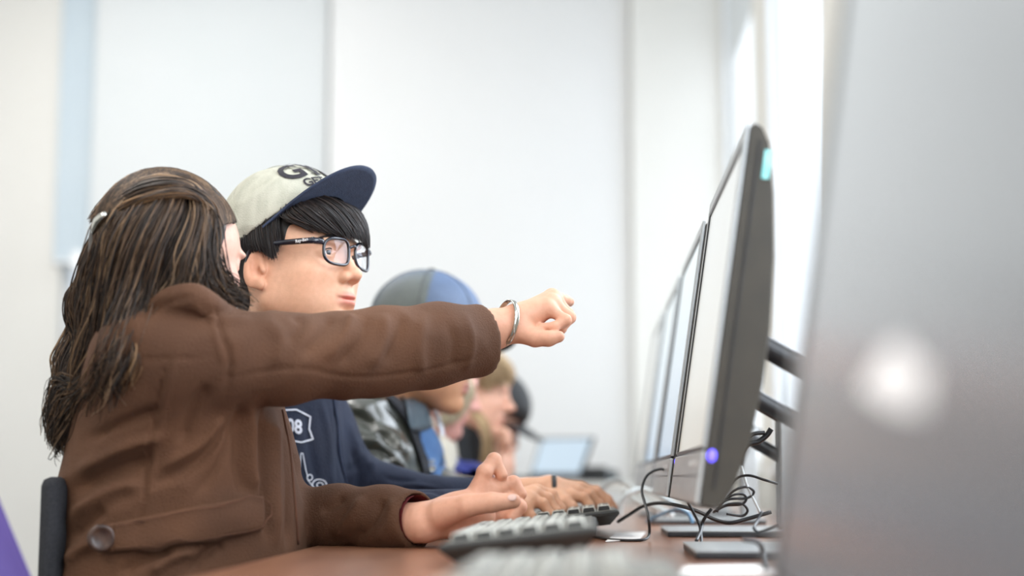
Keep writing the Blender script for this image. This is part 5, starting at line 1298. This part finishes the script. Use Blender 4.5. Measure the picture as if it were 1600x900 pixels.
farhair(hf4, p4, ph[0], [((-.012, 0, .040), (.108, .085, .090)), ((-.05, 0, -.02), (.05, .07, .06)), ((.06, 0, .05), (.048, .066, .04))], [((.085, 0, -.045), (.09, .13, .062))],
    [[Q(748, 558, -.05), Q(776, 556, -.07), Q(792, 572, -.08), Q(800, 596, -.07)], [Q(740, 560, -.07), Q(764, 566, -.09), Q(776, 582, -.09), Q(784, 604, -.085)], [Q(736, 565, -.08), Q(750, 575, -.095), Q(756, 592, -.095), Q(756, 612, -.09)]], 420, ph, .0015)
strands('hair_lock', [[Q(735, 640, -.07), Q(752, 668, -.12), Q(758, 700, -.13), Q(752, 736, -.13)], [Q(745, 640, -.07), Q(762, 668, -.12), Q(766, 700, -.13), Q(764, 732, -.13)]], 120, m_hair, [c for c in p4.children if c.name.startswith('hair')][0], .005, .0016, 12, 7, (.003, 1.2), lambda r: ph[r.randint(2)], tmin=.85)
tag(sculpt('blue_bag', (lambda f: (f.add(ell(P(710, 748, 3.5), (.075, .06, .038)), ell(P(690, 738, 3.52), (.03, .05, .045)), ell(P(738, 750, 3.45), (.05, .05, .03)), k=.03), f)[1])(Field(np.array(P(670, 790, 3.5))-.09, np.array(P(770, 710, 3.5))+.09, .005)),
    mat('royal blue nylon', srgb(38, 56, 140), .55, noise=(30, srgb(30, 44, 118)), bump=(60, .5)), None, 1, lambda V, F: wrinkle(V, F, .012, 90, 3)), 'crumpled royal blue bag on the desk in front of the black shirt', 'bag')
# person in the black cap, farthest
p5, hf5, _ = far_person('farthest person, in a black cap with the brim pointing down', (764, 652), 4.55, math.radians(-4), math.radians(-30), 1.02, srgb(206, 160, 138),
    [(694, 725, 770, 4.58, .08), (706, 708, 785, 4.59, .14), (740, 712, 798, 4.59, .14), (800, 712, 798, 4.59, .145), (885, 712, 798, 4.59, .15)], None, mat('dark jacket cloth', srgb(60, 58, 56), .9, noise=(12, srgb(52, 50, 48))), 'dark_top', (752, 715))
farhair(hf5, p5, srgb(30, 26, 24), [((-.018, 0, .03), (.100, .082, .086))], [((.08, 0, -.045), (.09, .13, .07))])
cf5 = Frame(hf5.p(-.006, 0, .048), yaw=math.radians(-4), pitch=math.radians(-34), sc=1.04); cap5 = empty('cap', (0, 0, 0)); cap5.parent = p5; cap5.location = Vector(cf5.p(0, 0, 0))-p5.location
cap_crown(cf5, (.108, .09, .094), m_black, cap5, -.010, h=.004); cap_brim(cf5, .104, .088, .075, .078, -.008, m_black, cap5, curve=4, rise=-.05)

# ------------------------------------------------------------------ chairs of the row
chair(-.60, 2.07, 'black fabric office chair behind the brown jacket', blat=latpx(104, 1.98), top=P(90, 745, 1.95).z, half=.13, bt=.028)
for la, di, hw, lb in ((-.52, 2.54, .2, 'carrying the bespectacled person'), (-.41, 3.11, .2, 'carrying the person in leather'), (-.375, 3.58, .16, 'carrying the pale blond person'),
                       (-.345, 4.01, .17, 'carrying the person in the black shirt'), (-.316, 4.59, .2, 'farthest along the row')):
    chair(la, di, 'black fabric office chair '+lb, half=hw)['group'] = 'office chairs along the desk'
# purple chair shell at the left edge
t = empty('purple_chair', R(-.75, 1.35, 0), 'purple plastic chair cut by the lower left corner', 'chair')
q0 = P(-24, 792, 1.5); q1 = P(24, 908, 1.5)
sl = (q1-q0); V = []; F = []
n = 14
for i in range(n+1):
    t_ = -.25+2.9*i/n; c = q0+sl*t_
    for j in range(9):
        w = -1+2*j/8; V.append(c+Vector((-.02*(1-w*w)-.0, .20*w, 0))+Vector((-.05*(w*w), 0, 0)))
m0 = len(V)
for v in list(V): V.append(v+Vector((-.012, 0, -.004)))
for i in range(n):
    for j in range(8):
        a = i*9+j; F.append((a, a+1, a+10, a+9)); F.append((m0+a, m0+a+9, m0+a+10, m0+a+1))
ring = [j for j in range(9)]+[i*9+8 for i in range(1, n+1)]+[n*9+j for j in range(7, -1, -1)]+[i*9 for i in range(n-1, 0, -1)]
for a, b in zip(ring, ring[1:]+ring[:1]): F.append((a, b, m0+b, m0+a))
link('backrest', from_arrays('backrest', V, F), m_purple, t, True)
sb = q0+sl*2.65; boxes('seat', Matrix.Translation((sb.x, sb.y, .42)), [((-.02, -.2, 0), (.40, .2, .018))], m_purple, t, .006)
tube('back_post', [Vector((sb.x, sb.y-.16, .43)), q0+sl*2.4+Vector((0, -.16, 0))], .011, m_dark, t, n=3); tube('back_post', [Vector((sb.x, sb.y+.16, .43)), q0+sl*2.4+Vector((0, .16, 0))], .011, m_dark, t, n=3)
for dx in (0, .36):
    for dy in (-.17, .17): tube('leg', [Vector((sb.x+dx, sb.y+dy, .42)), Vector((sb.x+dx*1.1-.01, sb.y+dy*1.1, 0))], .011, m_dark, t, n=3)
